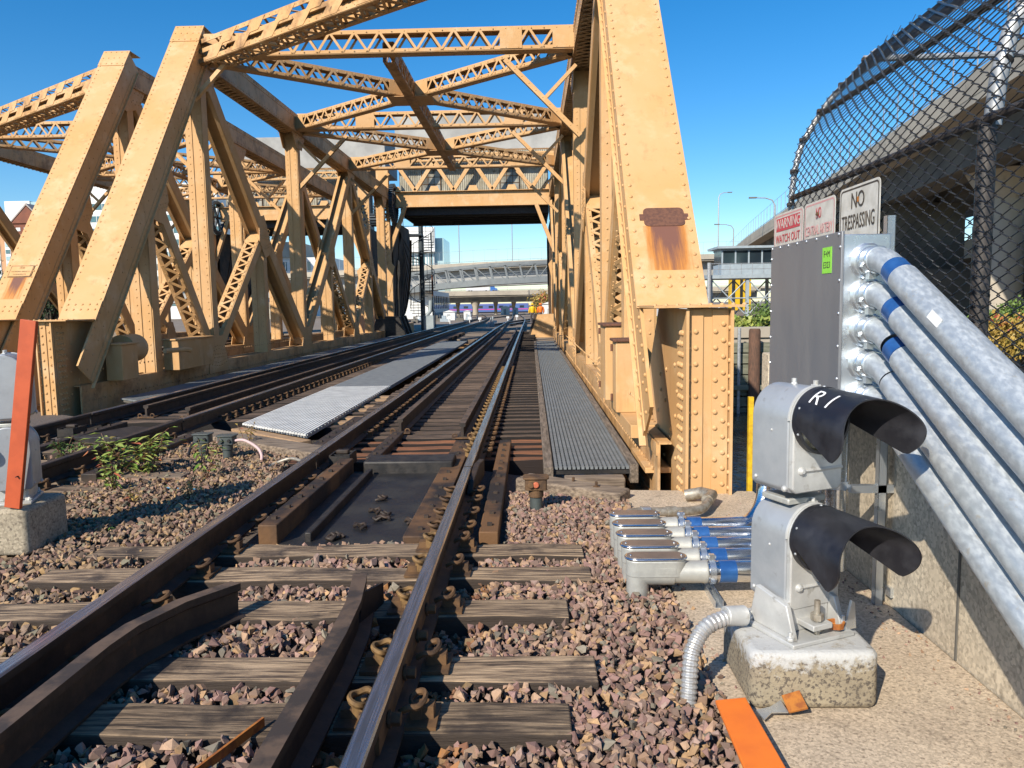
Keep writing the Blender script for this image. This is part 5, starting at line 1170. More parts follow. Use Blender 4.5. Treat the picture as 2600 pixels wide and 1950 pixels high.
def ycab(x0, x1, y0, y1, z0, z1, roof=True):
    c = MB().box(x0, x1, y0, y1, z0, z1).build('equipment_cabinet', yel, B1, bevel=.01)
    MB().poly(Fr((x0 - .03, y0 - .03, z1), (x1 + .03, y0 - .03, z1), (0, 1, 0)), [(0, 0), (x1 - x0 + .06, 0), (x1 - x0 + .06, y1 - y0 + .06), (0, y1 - y0 + .06)], 0, .03).build('lid', plate_rust if x0 > 0 else yel, c, bevel=.006)
    if x0 > 0:
        for z in (z0 + .1, z1 - .12): MB().tube([(x0 - .015, y1 - .05, z), (x0 - .015, y1 - .05, z + .08)], .014, 8).build('hinge', plate_rust, c)
ycab(.93, 1.22, 8.5, 8.85, .33, 1.12); ycab(.92, 1.24, 9.6, 10.3, .33, 1.26)
ycab(-7.52, -7.22, 13.35, 13.9, .32, .95); ycab(-7.52, -7.2, 15.5, 17.2, .32, .93)
MB().lathe([(.26, 0), (.26, .5)], (-7.55, 13.95, .85), (0, 1, 0), 20).build('motor_cover', yel, B1); MB().lathe([(.17, 0), (.17, .35)], (1.24, 8.9, 1.02), (0, 1, 0), 20).build('motor_cover', yel, B1)
MB().tube([(-7.2, 14.9, .75), (-7.05, 15.5, .75), (-7.0, 15.6, .72)], .05, 8).build('handle_bar', yel, B1)
MB().tube([(1.23, 8.2, .3), (1.22, 8.1, .05), (1.20, 7.9, -.05), (1.18, 7.6, -.25)], .012, 6).build('cable', castal, B1)
MB().box(.98, 1.26, 7.6, 8.9, .20, .33).box(1.02, 1.25, 6.9, 7.9, .0, .05).build('shelf_plate', yel, B1, bevel=.005)
MB().bar((1.04, 6.55, -.30), (1.04, 9.5, -.30), .16, .03).bar((1.02, 6.5, -.36), (1.02, 30, -.36), .22, .04).build('ledge', ygrime, B1, smooth=0)

# ------------------------------------------------------------------ across the water: sea wall, cabin, viaducts
o = MB().box(2.2, 14, 31.9, 32.6, -3.4, .02).box(2.2, 14, 31.8, 32.7, .02, .45).build('sea_wall', conc_f, bevel=.02); tag(o, 'concrete sea wall across the channel', 'wall')
t = thing('timber_fender', 'stacked grey green timbers along the sea wall', 'fender', (8, 31.5, -3))
for k in range(7): MB().box(3, 13.5, 31.35 - .03 * (k % 2), 31.7, -3.2 + k * .44, -2.80 + k * .44).build('plank', fend, t, bevel=.02)
MB().box(3, 13.5, 31.0, 31.35, -2.05, -1.85).build('wale', fend, t, bevel=.02)
o = MB().lathe([(.24, -3.5), (.23, .34), (.20, .42)], (8.95, 31.05, 0), n=14).build('timber_pile', pilem); tag(o, 'dark brown timber pile in front of the sea wall', 'pile')
o = MB().lathe([(.07, -3.5), (.07, .45)], (8.35, 31.1, 0), n=10).build('steel_pile', greypost); tag(o, 'thin grey post beside the timber pile', 'post')
def leafcloud(mb, cs, pts, size, rnd, tint):
    for p_ in pts:
        a = V((rnd.gauss(0, 1), rnd.gauss(0, 1), rnd.gauss(0, 1))).normalized(); b_ = a.orthogonal().normalized(); s_ = size * rnd.uniform(.6, 1.3); c = a.cross(b_)
        mb.add([p_ - b_ * s_, p_ + c * s_ * .45, p_ + b_ * s_, p_ - c * s_ * .45], [(0, 1, 2, 3)]); v = tint(); cs.extend([(v, v, v, 1)] * 4)
def finish_leaves(mb, cs, name, m, parent=None):
    o = mb.build(name, m, parent, 0); ca = o.data.color_attributes.new('tint', 'FLOAT_COLOR', 'POINT'); ca.data.foreach_set('color', np.array(cs, dtype=np.float32).ravel()); return o
def tree(name, label, cat, x, y, z0, h, w, n, size, m, seed, trunk_h=None, grp=None):
    rnd = random.Random(seed); t = thing(name, label, cat, (x, y, z0), grp); th = trunk_h if trunk_h is not None else h * .35
    mb = MB().tube([(x, y, z0 - .2), (x + .05 * w, y, z0 + th), (x, y, z0 + h * .85)], .1, 7, rs=[.05 * w, .035 * w, .008 * w])
    blobs = []
    for k in range(14):
        a = rnd.uniform(0, 6.28); rr = rnd.uniform(.1, .42) * w; c = V((x + rr * math.cos(a), y + rr * math.sin(a), z0 + th * .8 + rnd.uniform(.05, .95) * (h - th * .8))); f_ = 1 - abs((c.z - z0 - th) / (h - th) - .4) * .8
        c.x = x + (c.x - x) * f_; c.y = y + (c.y - y) * f_; blobs.append((c, rnd.uniform(.14, .26) * w)); mb.tube([(x, y, z0 + th * .7), ((x + c.x) / 2, (y + c.y) / 2, (z0 + th + c.z) / 2), c], .02, 4, rs=[.02 * w, .012 * w, .005 * w])
    mb.build('trunk', barkm, t); lm = MB(); cs = []
    for c, r in blobs:
        k0 = rnd.random(); pts = [c + V((rnd.gauss(0, 1), rnd.gauss(0, 1), rnd.gauss(0, .8))) * r * .55 for _ in range(n // 14)]
        leafcloud(lm, cs, pts, size, rnd, lambda: min(1, max(0, k0 * .6 + rnd.random() * .5)))
    finish_leaves(lm, cs, 'crown', m, t); return t
rnd = random.Random(11); gm = MB(); cs = []
leafcloud(gm, cs, [V((rnd.uniform(4, 13), rnd.uniform(32.8, 36), .3 + rnd.random() ** 2 * .55)) for _ in range(2600)], .16, rnd, lambda: rnd.random() * .8)
o = stuff(finish_leaves(gm, cs, 'weeds', leaf_w)); o['label'] = 'green weeds growing along the sea wall top'; o['category'] = 'weeds'
# cabin on steel legs
t = thing('control_cabin', 'grey glazed control cabin on a steel lattice platform', 'cabin', (21.5, 80, 4))
MB().box(19.2, 24.6, 78.5, 82, 4.15, 5.2).box(19.2, 24.6, 78.5, 82, 6.55, 6.75).build('wall', cabgrey, t); MB().box(18.7, 25.1, 78, 82.6, 6.75, 6.98).build('roof', cabgrey, t)
for k in range(4): MB().box(19.35 + k * 1.32, 20.52 + k * 1.32, 78.55, 78.62, 5.2, 6.55).build('window', glass_d, t, smooth=0)
MB().box(19.25, 19.32, 78.7, 81.9, 5.2, 6.55).build('window', glass_d, t, smooth=0)
mb = MB()
for k in range(5): mb.box(19.2 + k * 1.32, 19.35 + k * 1.32, 78.48, 78.6, 5.2, 6.55)
mb.build('mullion', cabgrey, t)
MB().box(17.4, 28.5, 77.0, 83, 3.75, 4.1).build('platform', cabgrey, t)
mb = MB()
for x in [17.5 + k * 1.1 for k in range(11)]: mb.tube([(x, 77.1, 4.1), (x, 77.1, 5.2)], .03, 5)
for z in (4.65, 5.2): mb.tube([(17.5, 77.1, z), (28.5, 77.1, z)], .03, 5)
mb.build('railing', greypost, t)
for x in (17.9, 21.5, 25, 28.2):
    for y in (77.4, 82.6): MB().box(x - .15, x + .15, y - .15, y + .15, -.3, 3.75).build('leg', cabgrey, t)
for x0, x1 in ((17.9, 21.5), (21.5, 25), (25, 28.2)):
    for y in (77.4, 82.6): MB().tube([(x0, y, 0), (x1, y, 3.7)], .07, 5).tube([(x1, y, 0), (x0, y, 3.7)], .07, 5).tube([(x0, y, 1.8), (x1, y, 1.8)], .06, 5).build('cross_bracing', cabgrey, t)
MB().tube([(17.6, 76.8, -.3), (17.6, 76.8, 5.3)], .2, 10).build('corner_post', greypost, t)
o = MB().box(23.6, 26.0, 92, 93, .4, 4.6).build('yellow_column', ylw); MB().box(24.7, 25.0, 91.9, 91.98, .4, 4.6).build('stripe', rubber, o); tag(o, 'bright yellow column under the control cabin', 'column')
o = MB().box(16.4, 21.4, 96, 106, -.4, 4.0).build('white_hut', white); MB().box(17.3, 18.3, 95.9, 95.99, -.3, 1.9).build('door', conc_d, o); tag(o, 'white hut behind the cabin legs', 'hut')
def deck(name, label, pts, width, z, th, mlit, post=2.2, pier=None, fenceh=2.2, lampl=()):
    t = thing(name, label, 'overpass', (pts[0][0], pts[0][1], z)); n = len(pts); P = [V((a, b_, z + (c_ if True else 0))) for a, b_, c_ in pts]
    def off(i, d_):
        tt = (P[min(i + 1, n - 1)] - P[max(i - 1, 0)]).normalized(); return P[i] + V((tt.y, -tt.x, 0)) * d_
    def strip(mb, prof):
        k = len(prof); vs = []
        for i in range(n): vs += [off(i, a) + V((0, 0, b_)) for a, b_ in prof]
        mb.add(vs, [(i * k + j, i * k + (j + 1) % k, (i + 1) * k + (j + 1) % k, (i + 1) * k + j) for i in range(n - 1) for j in range(k)] + [tuple(range(k)), tuple(range((n - 1) * k, n * k))])
    mb = MB(); strip(mb, [(0, -1.1), (.35, -1.1), (.35, 0), (0, 0)]); mb.build('parapet', mlit, t, 0)
    mb = MB(); strip(mb, [(width - .35, -1.1), (width, -1.1), (width, 0), (width - .35, 0)]); mb.build('parapet', mlit, t, 0)
    mb = MB(); strip(mb, [(.02, -1.45), (.02, -1.1), (width - .02, -1.1), (width - .02, -1.45)]); mb.build('deck', conc_f, t, 0)
    mb = MB()
    nb = max(2, int(width / 4.5))
    for j in range(nb):
        c0 = (width * (j + .5) / nb - width / 2) * .86 + width / 2; strip(mb, [(c0 - 1.1, -th), (c0 + 1.1, -th), (c0 + 1.45, -1.45), (c0 - 1.45, -1.45)])
    mb.build('girder', conc_d if 'viaduct' in name else conc_g, t, 0)  # viaduct girders: shade under the deck put into a darker colour
    mb = MB()
    for i in range(n - 1):
        L = (P[i + 1] - P[i]).length; q = max(1, int(L / post))
        for k in range(q): a = off(i, .2).lerp(off(i + 1, .2), k / q); mb.tube([a, a + V((0, 0, fenceh))], .035, 4)
        mb.tube([off(i, .2) + V((0, 0, .25)), off(i + 1, .2) + V((0, 0, .25))], .04, 4); mb.tube([off(i, .2) + V((0, 0, fenceh)), off(i + 1, .2) + V((0, 0, fenceh))], .02, 4)
    mb.build('fence_post', greypost, t)
    for a, b_, wd, zt_ in (pier or []):
        MB().lathe([(wd * .5, yz(b_) - .5), (wd * .5, zt_ - 1.6), (wd * .8, zt_ - .6), (wd * .95, zt_)], (a, b_, 0), n=16).build('pier', conc_f, t)
    return t
deck('viaduct', 'large dark bellied concrete viaduct rising behind the chain link fence', [(14.5, 2, 0), (20, 32, 0), (28, 81, 0), (36, 130, 0), (44, 176, -.2)], 15, 12.05, 3.4, conc_f, 3, [(27.5, 46, 2.2, 8.7), (36, 92, 2.2, 8.7)])
deck('lower_viaduct', 'lower shaded viaduct under the large one behind the fence', [(27, 6, 0), (33, 50, 0), (40, 100, 0), (47, 150, 0)], 16, 6.05, 3.0, conc_f, 4, [(36, 34, 1.6, 3.2), (40, 60, 1.6, 3.2), (31, 26, 1.6, 3.2)], 1.0)
deck('highway_ramp', 'pale concrete ramp with mesh fence crossing behind the footbridge', [(-90, 176, -3.4), (-40, 172, -1.7), (-10, 170, -.6), (20, 170, .1), (48, 172, .4), (70, 176, .3)], -12, 11.5, 5.2, conc_f, 2.4, [(-60, 178, 2, 3), (30, 178, 2, 3.5)], 2.6)
deck('rail_overpass', 'low concrete overpass on mushroom piers across the yard', [(-60, 200, 0), (0, 200, .1), (60, 204, .2)], -12, 5.0, 2.9, conc_f, 3, [(-14.6, 203, 1.5, 2.6), (20, 206, 1.5, 2.6), (5.3, 206, 1.2, 2.6), (-24, 205, 1.0, 2.6), (-19.5, 206, .8, 2.6), (-9.4, 206, .8, 2.6), (-4.6, 206, .8, 2.6), (1.2, 206, .8, 2.6)], .9)
deck('far_highway', 'distant highway carrying a white truck', [(-150, 482, 0), (0, 480, 0), (150, 484, 0)], -14, 10.3, 3.0, conc_f, 6, [(-60, 486, 2.5, 7.5), (20, 486, 2.5, 7.5)], .8)
t = thing('truck', 'white box truck with a blue cab on the distant highway', 'truck', (-34, 477, 10))
MB().box(-40, -25.5, 477, 479.5, 10.2, 13.2).build('trailer', white, t); MB().poly(Fr((-25, 477.2, 9.9), (-24, 477.2, 9.9), (0, 0, 1)), [(0, 0), (4.4, 0), (4.4, 1.6), (3.0, 1.9), (2.3, 3.2), (0, 3.3)], -2.4, 0).build('cab', bluet, t)
for x in (-38, -36.6, -27.5, -23, -21.5): MB().lathe([(.5, 0), (.5, .3)], (x, 476.9, 10.1), (0, 1, 0), 12).build('wheel', rubber, t)
# footbridge of grey truss
t = thing('footbridge', 'grey steel truss footbridge with slanted posts beyond the drawbridge', 'bridge', (-5, 120, 5))
pts = [(-22, 128, -1.2), (-14, 122, -.55), (-6, 119.5, -.05), (2, 119, .2), (10, 120.5, .3), (18, 124, .3)]
for nm, z, w, h in (('top_chord', 7.75, .5, .45), ('bottom_chord', 5.05, .6, .75)):
    for dy in (0, 3.6): MB().sweep([(-w / 2, -h / 2), (w / 2, -h / 2), (w / 2, h / 2), (-w / 2, h / 2)], [(a, b_ + dy, z + c_) for a, b_, c_ in pts], (0, 1, 0)).build(nm, bgrey, t)
MB().sweep([(0, -.55), (3.6, -.55), (3.6, -.2), (0, -.2)], [(a, b_, 5.05 + c_) for a, b_, c_ in pts], (0, 1, 0)).build('deck', bgrey, t)
def fpt(x):
    for i in range(len(pts) - 1):
        if pts[i][0] <= x <= pts[i + 1][0]: f_ = (x - pts[i][0]) / (pts[i + 1][0] - pts[i][0]); return pts[i][1] + f_ * (pts[i + 1][1] - pts[i][1]), pts[i][2] + f_ * (pts[i + 1][2] - pts[i][2])
    return pts[-1][1:]
x = -20.5
while x < 17:
    for dy in (0, 3.6):
        y, c_ = fpt(x); y2, c2 = fpt(min(17.9, x + .55)); MB().bar((x, y + dy, 7.75 + c_), (x + .55, y2 + dy, 5.2 + c2), .22, .24, (0, 1, 0)).build('post', bgrey, t)
        xa_, xb_ = (x + .55, x + 2.35) if x > -2 else (x + 2.3, x + .1)
        y3, c3 = fpt(max(-21.9, min(17.9, xa_))); y4, c4 = fpt(min(17.9, xb_))
        if x > -2: MB().tube([(xa_, y3 + dy, 5.3 + c3), (xb_, y4 + dy, 7.6 + c4)], .06, 6).build('diagonal', bgrey, t)
        else: MB().tube([(x + .1, fpt(x + .1)[0] + dy, 7.6 + c_), (x + 2.6, y3 + dy, 5.3 + c3)], .06, 6).build('diagonal', bgrey, t)
    x += 2.35
mb = MB()
for z in (5.7, 6.1, 6.5): mb.tube([(a, b_ + .4, z + c_) for a, b_, c_ in pts], .025, 5)
mb.build('handrail', greypost, t)
def lamp(x, y, z0, z1, arm, label):
    t = thing('street_lamp', label, 'street lamp', (x, y, z0), 'tall street lamps on the highways')
    MB().tube([(x, y, z0), (x, y, z1 - 1.0)] + ([(x + arm * .15, y, z1 - .3), (x + arm * .5, y, z1), (x + arm, y, z1 + .05)] if arm else [(x, y, z1)]), .1, 8, rs=[.16, .11, .09, .08, .07] if arm else None).build('pole', greypost, t)
    if arm: MB().box(x + arm - .1 if arm > 0 else x + arm - .9, x + arm + .9 if arm > 0 else x + arm + .1, y - .2, y + .2, z1 - .02, z1 + .16).build('head', conc_d, t)
lamp(-15.9, 174, 11, 27, 0, 'left lamp pole seen in the portal opening'); lamp(-4.0, 174, 11, 27, 0, 'right lamp pole seen in the portal opening')
lamp(41.3, 172, 11, 25.0, 2, 'tall lamp post right of the rusty end post'); lamp(33.0, 106, 12, 15.2, -2.6, 'curved lamp post at the edge of the curved fence top'); lamp(41.5, 160, 12, 17.0, -3, 'small curved lamp post above the control cabin')
# spiral stair with its pole
t = thing('spiral_stair', 'dark steel spiral stair beside the bridge portal', 'stair', (-7.35, 52, 0)); cx, cy = -7.3, 52.
MB().tube([(cx, cy, -.3), (cx, cy, 7.0)], .16, 12).build('column', bdark, t)
mb = MB(); rl = []
for k in range(34):
    a = k * .42; z = -.1 + k * .19; d_ = V((math.cos(a), math.sin(a), 0)); e_ = V((-math.sin(a), math.cos(a), 0)); c0 = V((cx, cy, z))
    mb.poly(Fr(c0, c0 + d_, e_), [(.1, -.06), (.85, -.2), (.85, .2), (.1, .06)], -.02, .02); rl.append(c0 + d_ * .85 + V((0, 0, 1.0))); mb.tube([c0 + d_ * .85, c0 + d_ * .85 + V((0, 0, 1.0))], .018, 4)
mb.tube(rl, .025, 6); mb.build('steps', bdark, t, 0)
MB().box(cx - 1.1, cx + .1, cy - .6, cy + .6, 6.2, 6.3).box(cx - 1.1, cx - 1.06, cy - .6, cy - .56, 6.3, 7.3).tube([(cx - 1.1, cy - .6, 7.3), (cx, cy - .6, 7.3)], .025, 5).tube([(cx - 1.1, cy - .6, 6.8), (cx, cy - .6, 6.8)], .02, 5).build('landing', bdark, t)
MB().box(cx + .1, cx + .75, cy - .5, cy + .3, -.2, .9).tube([(cx + .3, cy - .4, .9), (cx + .55, cy - .4, 1.2), (cx + .6, cy - .4, 1.9)], .14, 10).build('equipment_box', cabgrey, t)
o = MB().tube([(-6.62, 52, -.2), (-6.62, 52, 6.4)], .04, 8).build('thin_pole', bdark); tag(o, 'thin dark pole right of the spiral stair', 'pole')
MB().tube([(-6.62, 52, 2.2), (-6.62, 52, 3.6)], .055, 8).build('rusty_sleeve', plate_rust, o)
# buildings
def building(label, x0, x1, y0, y1, z1, wall, z0=-2):
    t = thing('building', label, 'building', ((x0 + x1) / 2, y0, 0)); MB().box(x0, x1, y0, y1, z0, z1).build('wall', wall, t, 0); return t
t = building('white office block with dark teal window bands behind the left trusses', -152, -104, 258, 300, 43.5, white)
for k in range(9):
    z = 37.2 - k * 4.05; MB().box(-151.5, -103.95, 257.85, 262, z - 1.9, z).build('window_band', teal, t, 0)
    mb = MB()
    for j in range(22): mb.box(-151.4 + j * 2.15, -151.25 + j * 2.15, 257.78, 257.84, z - 1.9, z)
    mb.build('mullion', white, t, 0)
t = building('white tower with vertical window stripes seen through the portal', -80, -62, 500, 540, 44, white)
MB().box(-84, -61, 496, 500, 36, 51.5).build('upper_panel', white, t, 0); MB().box(-61.99, -56, 503, 540, -2, 45).build('glass_side', glassb, t, 0)
for k in range(10): MB().box(-79.6 + k * 1.8, -78.8 + k * 1.8, 499.8, 500, -2, 35.5).build('window_stripe', glassb if k % 2 else teal, t, 0)
for k in range(4): MB().box(-84, -61, 495.9, 496, 38.5 + k * 3.4, 38.7 + k * 3.4).build('panel_joint', conc_g, t, 0)
t = building('white block with tall narrow windows behind the left truss', -104, -78, 300, 330, 21, white); MB().box(-104, -90, 299, 329, 21, 27).build('penthouse', conc_f, t, 0)
for k in range(8):
    for j in range(4): MB().box(-103 + k * 3.1 + (j % 2) * .6, -101.6 + k * 3.1 + (j % 2) * .6, 299.85, 300, 1 + j * 5, 4.4 + j * 5).build('window', teal if (k + j) % 3 else glassb, t, 0)
t = building('red brick tower with a gabled roof at the left edge', -283, -255, 420, 450, 50, brick)
MB().poly(Fr((-283, 419.5, 50), (-255, 419.5, 50), (0, 0, 1)), [(0, 0), (18, 0), (9, 9)], -.3, .3).build('gable', brick, t, 0)
MB().poly(Fr((-283, 419, 50), (-255, 419, 50), (0, 0, 1)), [(-.6, 0), (9, 9.6), (18.6, 0), (18.6, .8), (9, 10.6), (-.6, .8)], -30, 0).build('roof', roofm, t, 0)
for k in range(6):
    for j in range(12): MB().box(-281 + k * 4.4, -278.6 + k * 4.4, 419.8, 420, 4 + j * 3.8, 5.9 + j * 3.8).build('window', white if (j + k) % 2 else glassb, t, 0)
t = building('tan and white apartment tower at the far left', -272, -246, 380, 400, 40, tan)
for k in range(5):
    MB().box(-271 + k * 5.3, -268.4 + k * 5.3, 379.7, 380, -2, 40).build('bay', white, t, 0)
    for j in range(12): MB().box(-270.7 + k * 5.3, -268.7 + k * 5.3, 379.5, 379.7, 1 + j * 3.3, 2.9 + j * 3.3).build('window', glassb if (j * k) % 3 else teal, t, 0)
t = building('pale glass tower behind the brick tower', -326, -296, 480, 510, 70, glassb); MB().box(-327, -311, 479.5, 500, 40, 70.5).build('white_panel', white, t, 0)
for j in range(10): MB().box(-311, -296, 479.8, 480, 20 + j * 5, 20.5 + j * 5).build('floor_line', white, t, 0)
t = building('low white building with narrow dark windows beside the yard', -27, -16.3, 128, 154, 4.0, white, -.8)
MB().box(-16.4, -16.2, 127.9, 154.1, -.8, .35).build('plinth', conc_g, t, 0)
for k in range(9): MB().box(-16.32, -16.22, 130 + k * 2.6, 131.2 + k * 2.6, 1.0, 3.2).build('window', glass_d, t, 0)
def train(x0, x1, y, l):
    t = thing('train_car', l, 'train', ((x0 + x1) / 2, y, -2), 'purple train cars across the yard')
    MB().box(x0, x1, y, y + 3, -1.6, 2.0).build('body', purple, t, bevel=.2); MB().box(x0 + .2, x1 - .2, y - .03, y, -.6, -.25).build('stripe', pink, t, 0); MB().box(x0 + .3, x1 - .3, y + .3, y + 2.7, -2.2, -1.6).build('underframe', rubber, t, 0)
    for k in range(5): MB().box(x0 + 1.5 + k * (x1 - x0) / 5.2, x0 + 3.4 + k * (x1 - x0) / 5.2, y - .02, y, .1, 1.1).build('window', glass_d, t, 0)
train(-70, -49, 330, 'dark purple train car left of the mushroom pier'); train(-48, -25, 330, 'purple train car right of the mushroom pier'); train(-24, -1, 330, 'purple train car behind the white sheds'); train(0, 22, 330, 'purple train car nearest the two workers')
def shed(x, y, w, h, l, d_=2.):
    z = yz(y); t = thing('shed', l, 'shed', (x, y, z), 'white sheds in the yard'); MB().box(x, x + w, y, y + d_, z - .1, z + h).build('wall', white, t, bevel=.02)
    MB().poly(Fr((x - .08, y - .1, z + h), (x + w, y - .1, z + h), (0, 0, 1)), [(0, 0), (w + .16, 0), (w / 2 + .08, w * .16)], -d_ - .2, 0).build('roof', white, t, 0); MB().box(x + w * .3, x + w * .6, y - .02, y, z, z + h * .75).build('door', conc_g, t, 0)
shed(-11.4, 100, 1.5, 1.05, 'white shed beside the low white building'); shed(-9.1, 104, .9, 1.1, 'narrow white cabinet at the mushroom pier'); shed(-7.4, 190, 2.1, 1.9, 'distant white shed in front of the purple train'); shed(-4.6, 192, 1.4, 1.6, 'small distant white shed by the purple train'); shed(1.05, 72, 1.6, 1.7, 'white shed beside the two workers')
for i, (x, y, h) in enumerate([(-7.6, 72, .75), (-6.0, 75, .6), (-5.2, 78, .5), (-3.0, 64, .4), (-1.7, 92, .6), (-2.6, 86, .5), (-9, 84, .6)]):
    z = yz(y); t = thing('marker_post', 'small white signal post standing in the yard ballast', 'post', (x, y, z), 'small white posts in the yard'); MB().tube([(x, y, z - .1), (x, y, z + h * .6)], .05, 6).box(x - .16, x + .16, y - .08, y + .08, z + h * .55, z + h).build('post', white, t)
for i, (x, y, w) in enumerate([(-13, 88, 1.2), (-11.5, 90, 1.), (-10.2, 86, 1.1), (-9, 92, .9), (-8.2, 96, .8), (-12.5, 80, .7), (-3.4, 60, .5)]):
    o = MB().box(x, x + w, y, y + .7, yz(y) - .05, yz(y) + .35).box(x + .2, x + w * .6, y + .1, y + .5, yz(y) + .35, yz(y) + .7).tube([(x + w * .8, y + .3, yz(y)), (x + w * .8, y + .3, yz(y) + .8)], .06, 6).build('switch_machine', conc_d if i % 2 else cabgrey, bevel=.02); tag(o, 'dark switch equipment standing in the yard', 'equipment', 'switch equipment in the yard')
tree('shrub', 'small green tree beside the white shed and workers', 'shrub', 1.6, 95, -.3, 3.2, 3.4, 1400, .13, leaf_a, 3, 1.0)
tree('tree', 'dark green tree behind the left end posts', 'tree', -26.5, 42, -.2, 4.2, 5.2, 5000, .10, leaf_d, 4, 1.0); tree('tree', 'dark green tree at the far left behind the first post', 'tree', -52, 72, -.2, 5.2, 8, 3500, .16, leaf_d, 5, 1.2); tree('tree', 'low dark tree behind the far left bracing', 'tree', -44, 66, -.2, 3.4, 7, 3500, .16, leaf_d, 6, .8)
for i, (x, y, h, w, m_) in enumerate([(12.4, 20.5, .95, 1.6, leaf_a), (13.6, 21.5, .9, 1.8, leaf_a), (15.2, 22.5, 1.1, 2.2, leaf_a), (14.6, 24.5, 1.6, 1.8, leaf_g), (17.5, 26, 1.1, 3, leaf_a), (10.5, 34, 1.6, 2.4, leaf_g)]):
    tree('bush', ['yellow autumn bush seen through the fence beside the post', 'red tinged autumn bush seen through the fence', 'tall yellow autumn bush at the right edge behind the fence', 'green bush behind the autumn bushes', 'far autumn bush behind the fence', 'green bush on the sea wall'][i], 'bush', x, y, -.2, h, w, 2600, .07, m_, 20 + i, .3, 'bushes behind the fence')
o = MB().tube([(13.2, 16, .5), (30, 16, .5)], .09, 8).tube([(13.2, 16, .05), (30, 16, .05)], .09, 8).build('pipe_railing', conc_g); tag(o, 'grey pipe railing low behind the fence', 'railing')
for k in range(6): MB().tube([(13.4 + k * 3, 16, -.3), (13.4 + k * 3, 16, .5)], .08, 8).build('post', conc_g, o)
o = MB().box(20, 60, 58, 59, -.3, 3.6).box(26, 33, 60, 61.5, 3.6, 8.7).build('retaining_wall', conc_d, smooth=0); tag(o, 'wall and wide pier coloured dark as if shaded under the viaduct', 'wall')  # colour kept dark to stand in for shade beneath the viaduct
# ------------------------------------------------------------------ weeds by the left signal
def weed(x, y, h, n, seed, m, label, size=.035, spread=.16, stem=barkm):
    rnd = random.Random(seed); t = thing('weed', label, 'weed', (x, y, -.06), 'weeds growing in the ballast'); sm = MB(); lm = MB(); cs = []
    for k in range(n):
        a = rnd.uniform(0, 6.28); b_ = V((x + rnd.uniform(-.3, .3) * spread, y + rnd.uniform(-.3, .3) * spread, -.07)); e = b_ + V((math.cos(a) * spread * rnd.random() * 1.6, math.sin(a) * spread * rnd.random() * 1.6, h * rnd.uniform(.6, 1.05)))
        mid = (b_ + e) / 2 + V((0, 0, h * .12)); sm.tube([b_, mid, e], .003, 4)
        for j in range(9):
            f_ = .25 + .75 * j / 8; p_ = b_.lerp(mid, f_ * 2) if f_ < .5 else mid.lerp(e, f_ * 2 - 1); aa = rnd.uniform(0, 6.28); d_ = V((math.cos(aa), math.sin(aa), rnd.uniform(-.3, .5))).normalized(); w_ = d_.cross(V((0, 0, 1))).normalized(); s_ = size * rnd.uniform(.6, 1.4); v = rnd.random() ** 1.3
            dr = V((0, 0, -.25 * s_)); lm.add([p_, p_ + d_ * s_ + w_ * s_ * .42, p_ + d_ * s_ * 2.3 + dr * 2, p_ + d_ * s_ - w_ * s_ * .42], [(0, 1, 2, 3)]); cs.extend([(v, v, v, 1)] * 4)
    sm.build('stem', mat('red_stem', (.16, .05, .03), (.10, .07, .02), sc=20) if 'red_stem' not in MATS else MATS['red_stem'], t); finish_leaves(lm, cs, 'leaves', m, t)
weed(-3.98, 7.18, .48, 15, 1, leaf_w, 'largest green weed in front of the far track rail', .050, .36); weed(-3.72, 7.25, .44, 12, 2, leaf_w, 'reddish green weed right of the largest weed', .045, .2)
weed(-4.95, 7.9, .30, 12, 3, leaf_g, 'small green weed between the far track rails', .03, .16); weed(-3.68, 6.55, .34, 8, 4, leaf_w, 'thin weed in front of the largest weed', .032, .12); weed(-3.05, 6.95, .42, 6, 5, leaf_w, 'tall thin weed with drooping leaves right of the big weed', .038, .12)
weed(-2.95, 6.35, .22, 7, 6, leaf_a, 'low red weed among the stones', .022, .14); weed(-3.3, 6.1, .16, 5, 7, leaf_a, 'tiny orange weed among the stones', .02, .1); weed(-3.25, 8.6, .36, 5, 8, leaf_a, 'dry orange weed beside the far track ramp block', .026, .1); weed(-3.05, 5.35, .07, 4, 9, leaf_g, 'tiny green sprig near the left signal block', .016, .06)

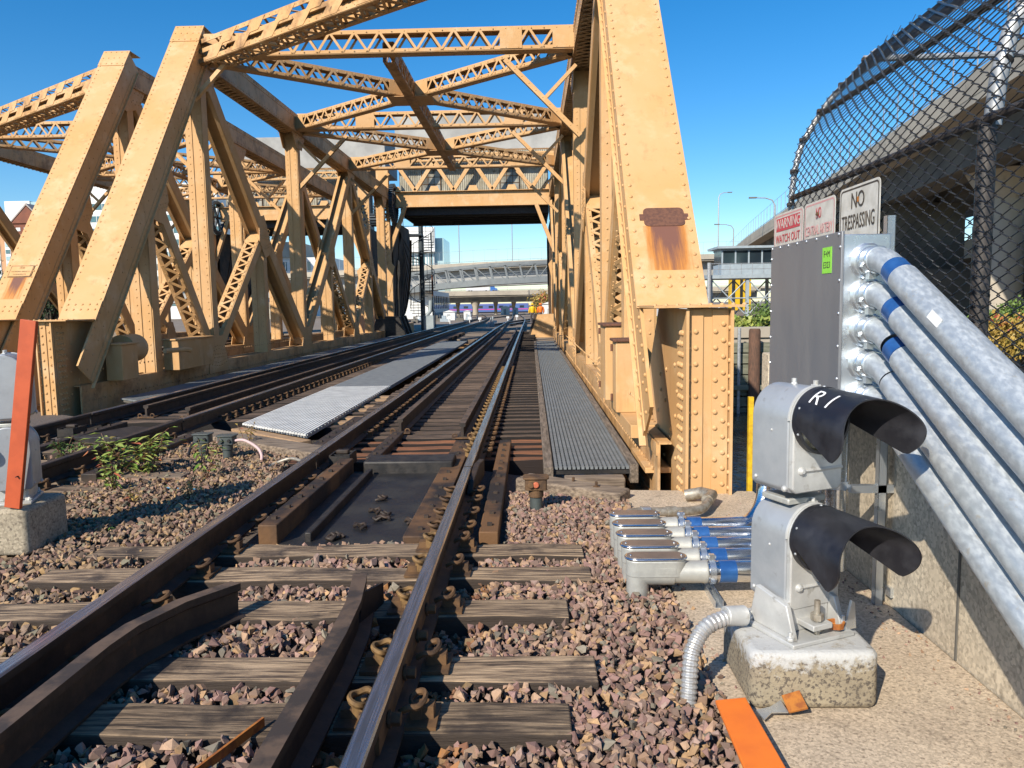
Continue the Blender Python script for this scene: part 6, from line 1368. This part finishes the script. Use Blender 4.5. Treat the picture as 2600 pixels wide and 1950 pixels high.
# ------------------------------------------------------------------ two track workers walking away
def worker(x, y, label, vest, lean):
    z = yz(y) + .0; t = thing('person', label, 'person', (x, y, z), 'two track workers')
    J = {'hip': (0, 0, .92), 'waist': (0, 0, 1.08), 'chest': (0, .02, 1.34), 'neck': (0, .03, 1.50), 'head': (0, .04, 1.62), 'top': (0, .04, 1.72),
         'lh': (-.10, 0, .88), 'lk': (-.12, .12 * lean, .50), 'la': (-.12, -.05 * lean, .09), 'lt': (-.13, .12 - .05 * lean, .04), 'rh': (.10, 0, .88), 'rk': (.11, -.04 * lean, .49), 'ra': (.12, -.22 * lean, .12), 'rt': (.12, -.10 * lean, .04),
         'ls': (-.19, .02, 1.42), 'le': (-.27, -.04, 1.16), 'lw': (-.26, .10, .95), 'lf': (-.25, .14, .86), 'rs': (.19, .02, 1.42), 're': (.27, -.02, 1.16), 'rw': (.26, .12, .96), 'rf': (.25, .16, .87)}
    E = [('hip', 'waist'), ('waist', 'chest'), ('chest', 'neck'), ('neck', 'head'), ('head', 'top'), ('hip', 'lh'), ('lh', 'lk'), ('lk', 'la'), ('la', 'lt'), ('hip', 'rh'), ('rh', 'rk'), ('rk', 'ra'), ('ra', 'rt'), ('chest', 'ls'), ('ls', 'le'), ('le', 'lw'), ('lw', 'lf'), ('chest', 'rs'), ('rs', 're'), ('re', 'rw'), ('rw', 'rf')]
    Rr = dict(hip=.15, waist=.145, chest=.17, neck=.06, head=.10, top=.07, lh=.10, rh=.10, lk=.07, rk=.07, la=.05, ra=.05, lt=.04, rt=.04, ls=.075, rs=.075, le=.055, re=.055, lw=.04, rw=.04, lf=.035, rf=.035)
    k = list(J); me = bpy.data.meshes.new('body'); me.from_pydata([(x + J[a][0], y + J[a][1], z + J[a][2]) for a in k], [(k.index(a), k.index(b_)) for a, b_ in E], [])
    o = bpy.data.objects.new('body', me); C.objects.link(o); o.parent = t; o.matrix_parent_inverse = t.matrix_basis.inverted(); me.materials.append(cloth)
    o.modifiers.new('skin', 'SKIN'); o.modifiers.new('sub', 'SUBSURF').levels = 1; o.modifiers['sub'].render_levels = 1
    if not me.skin_vertices: 
        bpy.context.view_layer.objects.active = o; bpy.ops.object.mode_set(mode='OBJECT')
    for i, a in enumerate(k): me.skin_vertices[0].data[i].radius = (Rr[a], Rr[a])
    me.skin_vertices[0].data[0].use_root = True
    MB().lathe([(.17, 1.0), (.185, 1.15), (.215, 1.34), (.20, 1.46), (.09, 1.53)], (x, y + .015, z), n=16).tube([(x - .2, y + .02, z + 1.43), (x - .275, y - .03, z + 1.17), (x - .265, y + .08, z + .99)], .07, 8).tube([(x + .2, y + .02, z + 1.43), (x + .275, y - .01, z + 1.17), (x + .265, y + .1, z + 1.0)], .07, 8).build('vest', vest, t, 60)
    MB().lathe([(.15, 0), (.125, .01), (.12, .06), (.085, .12), (.01, .14)], (x, y + .04, z + 1.66), n=16).build('hard_hat', hivis_y if vest == hivis_y else hivis_o, t)
worker(.12, 64.6, 'worker in a yellow jacket walking beside the tracks', hivis_y, 1); worker(.82, 66.2, 'worker in an orange vest walking right of the other worker', hivis_o, -1)
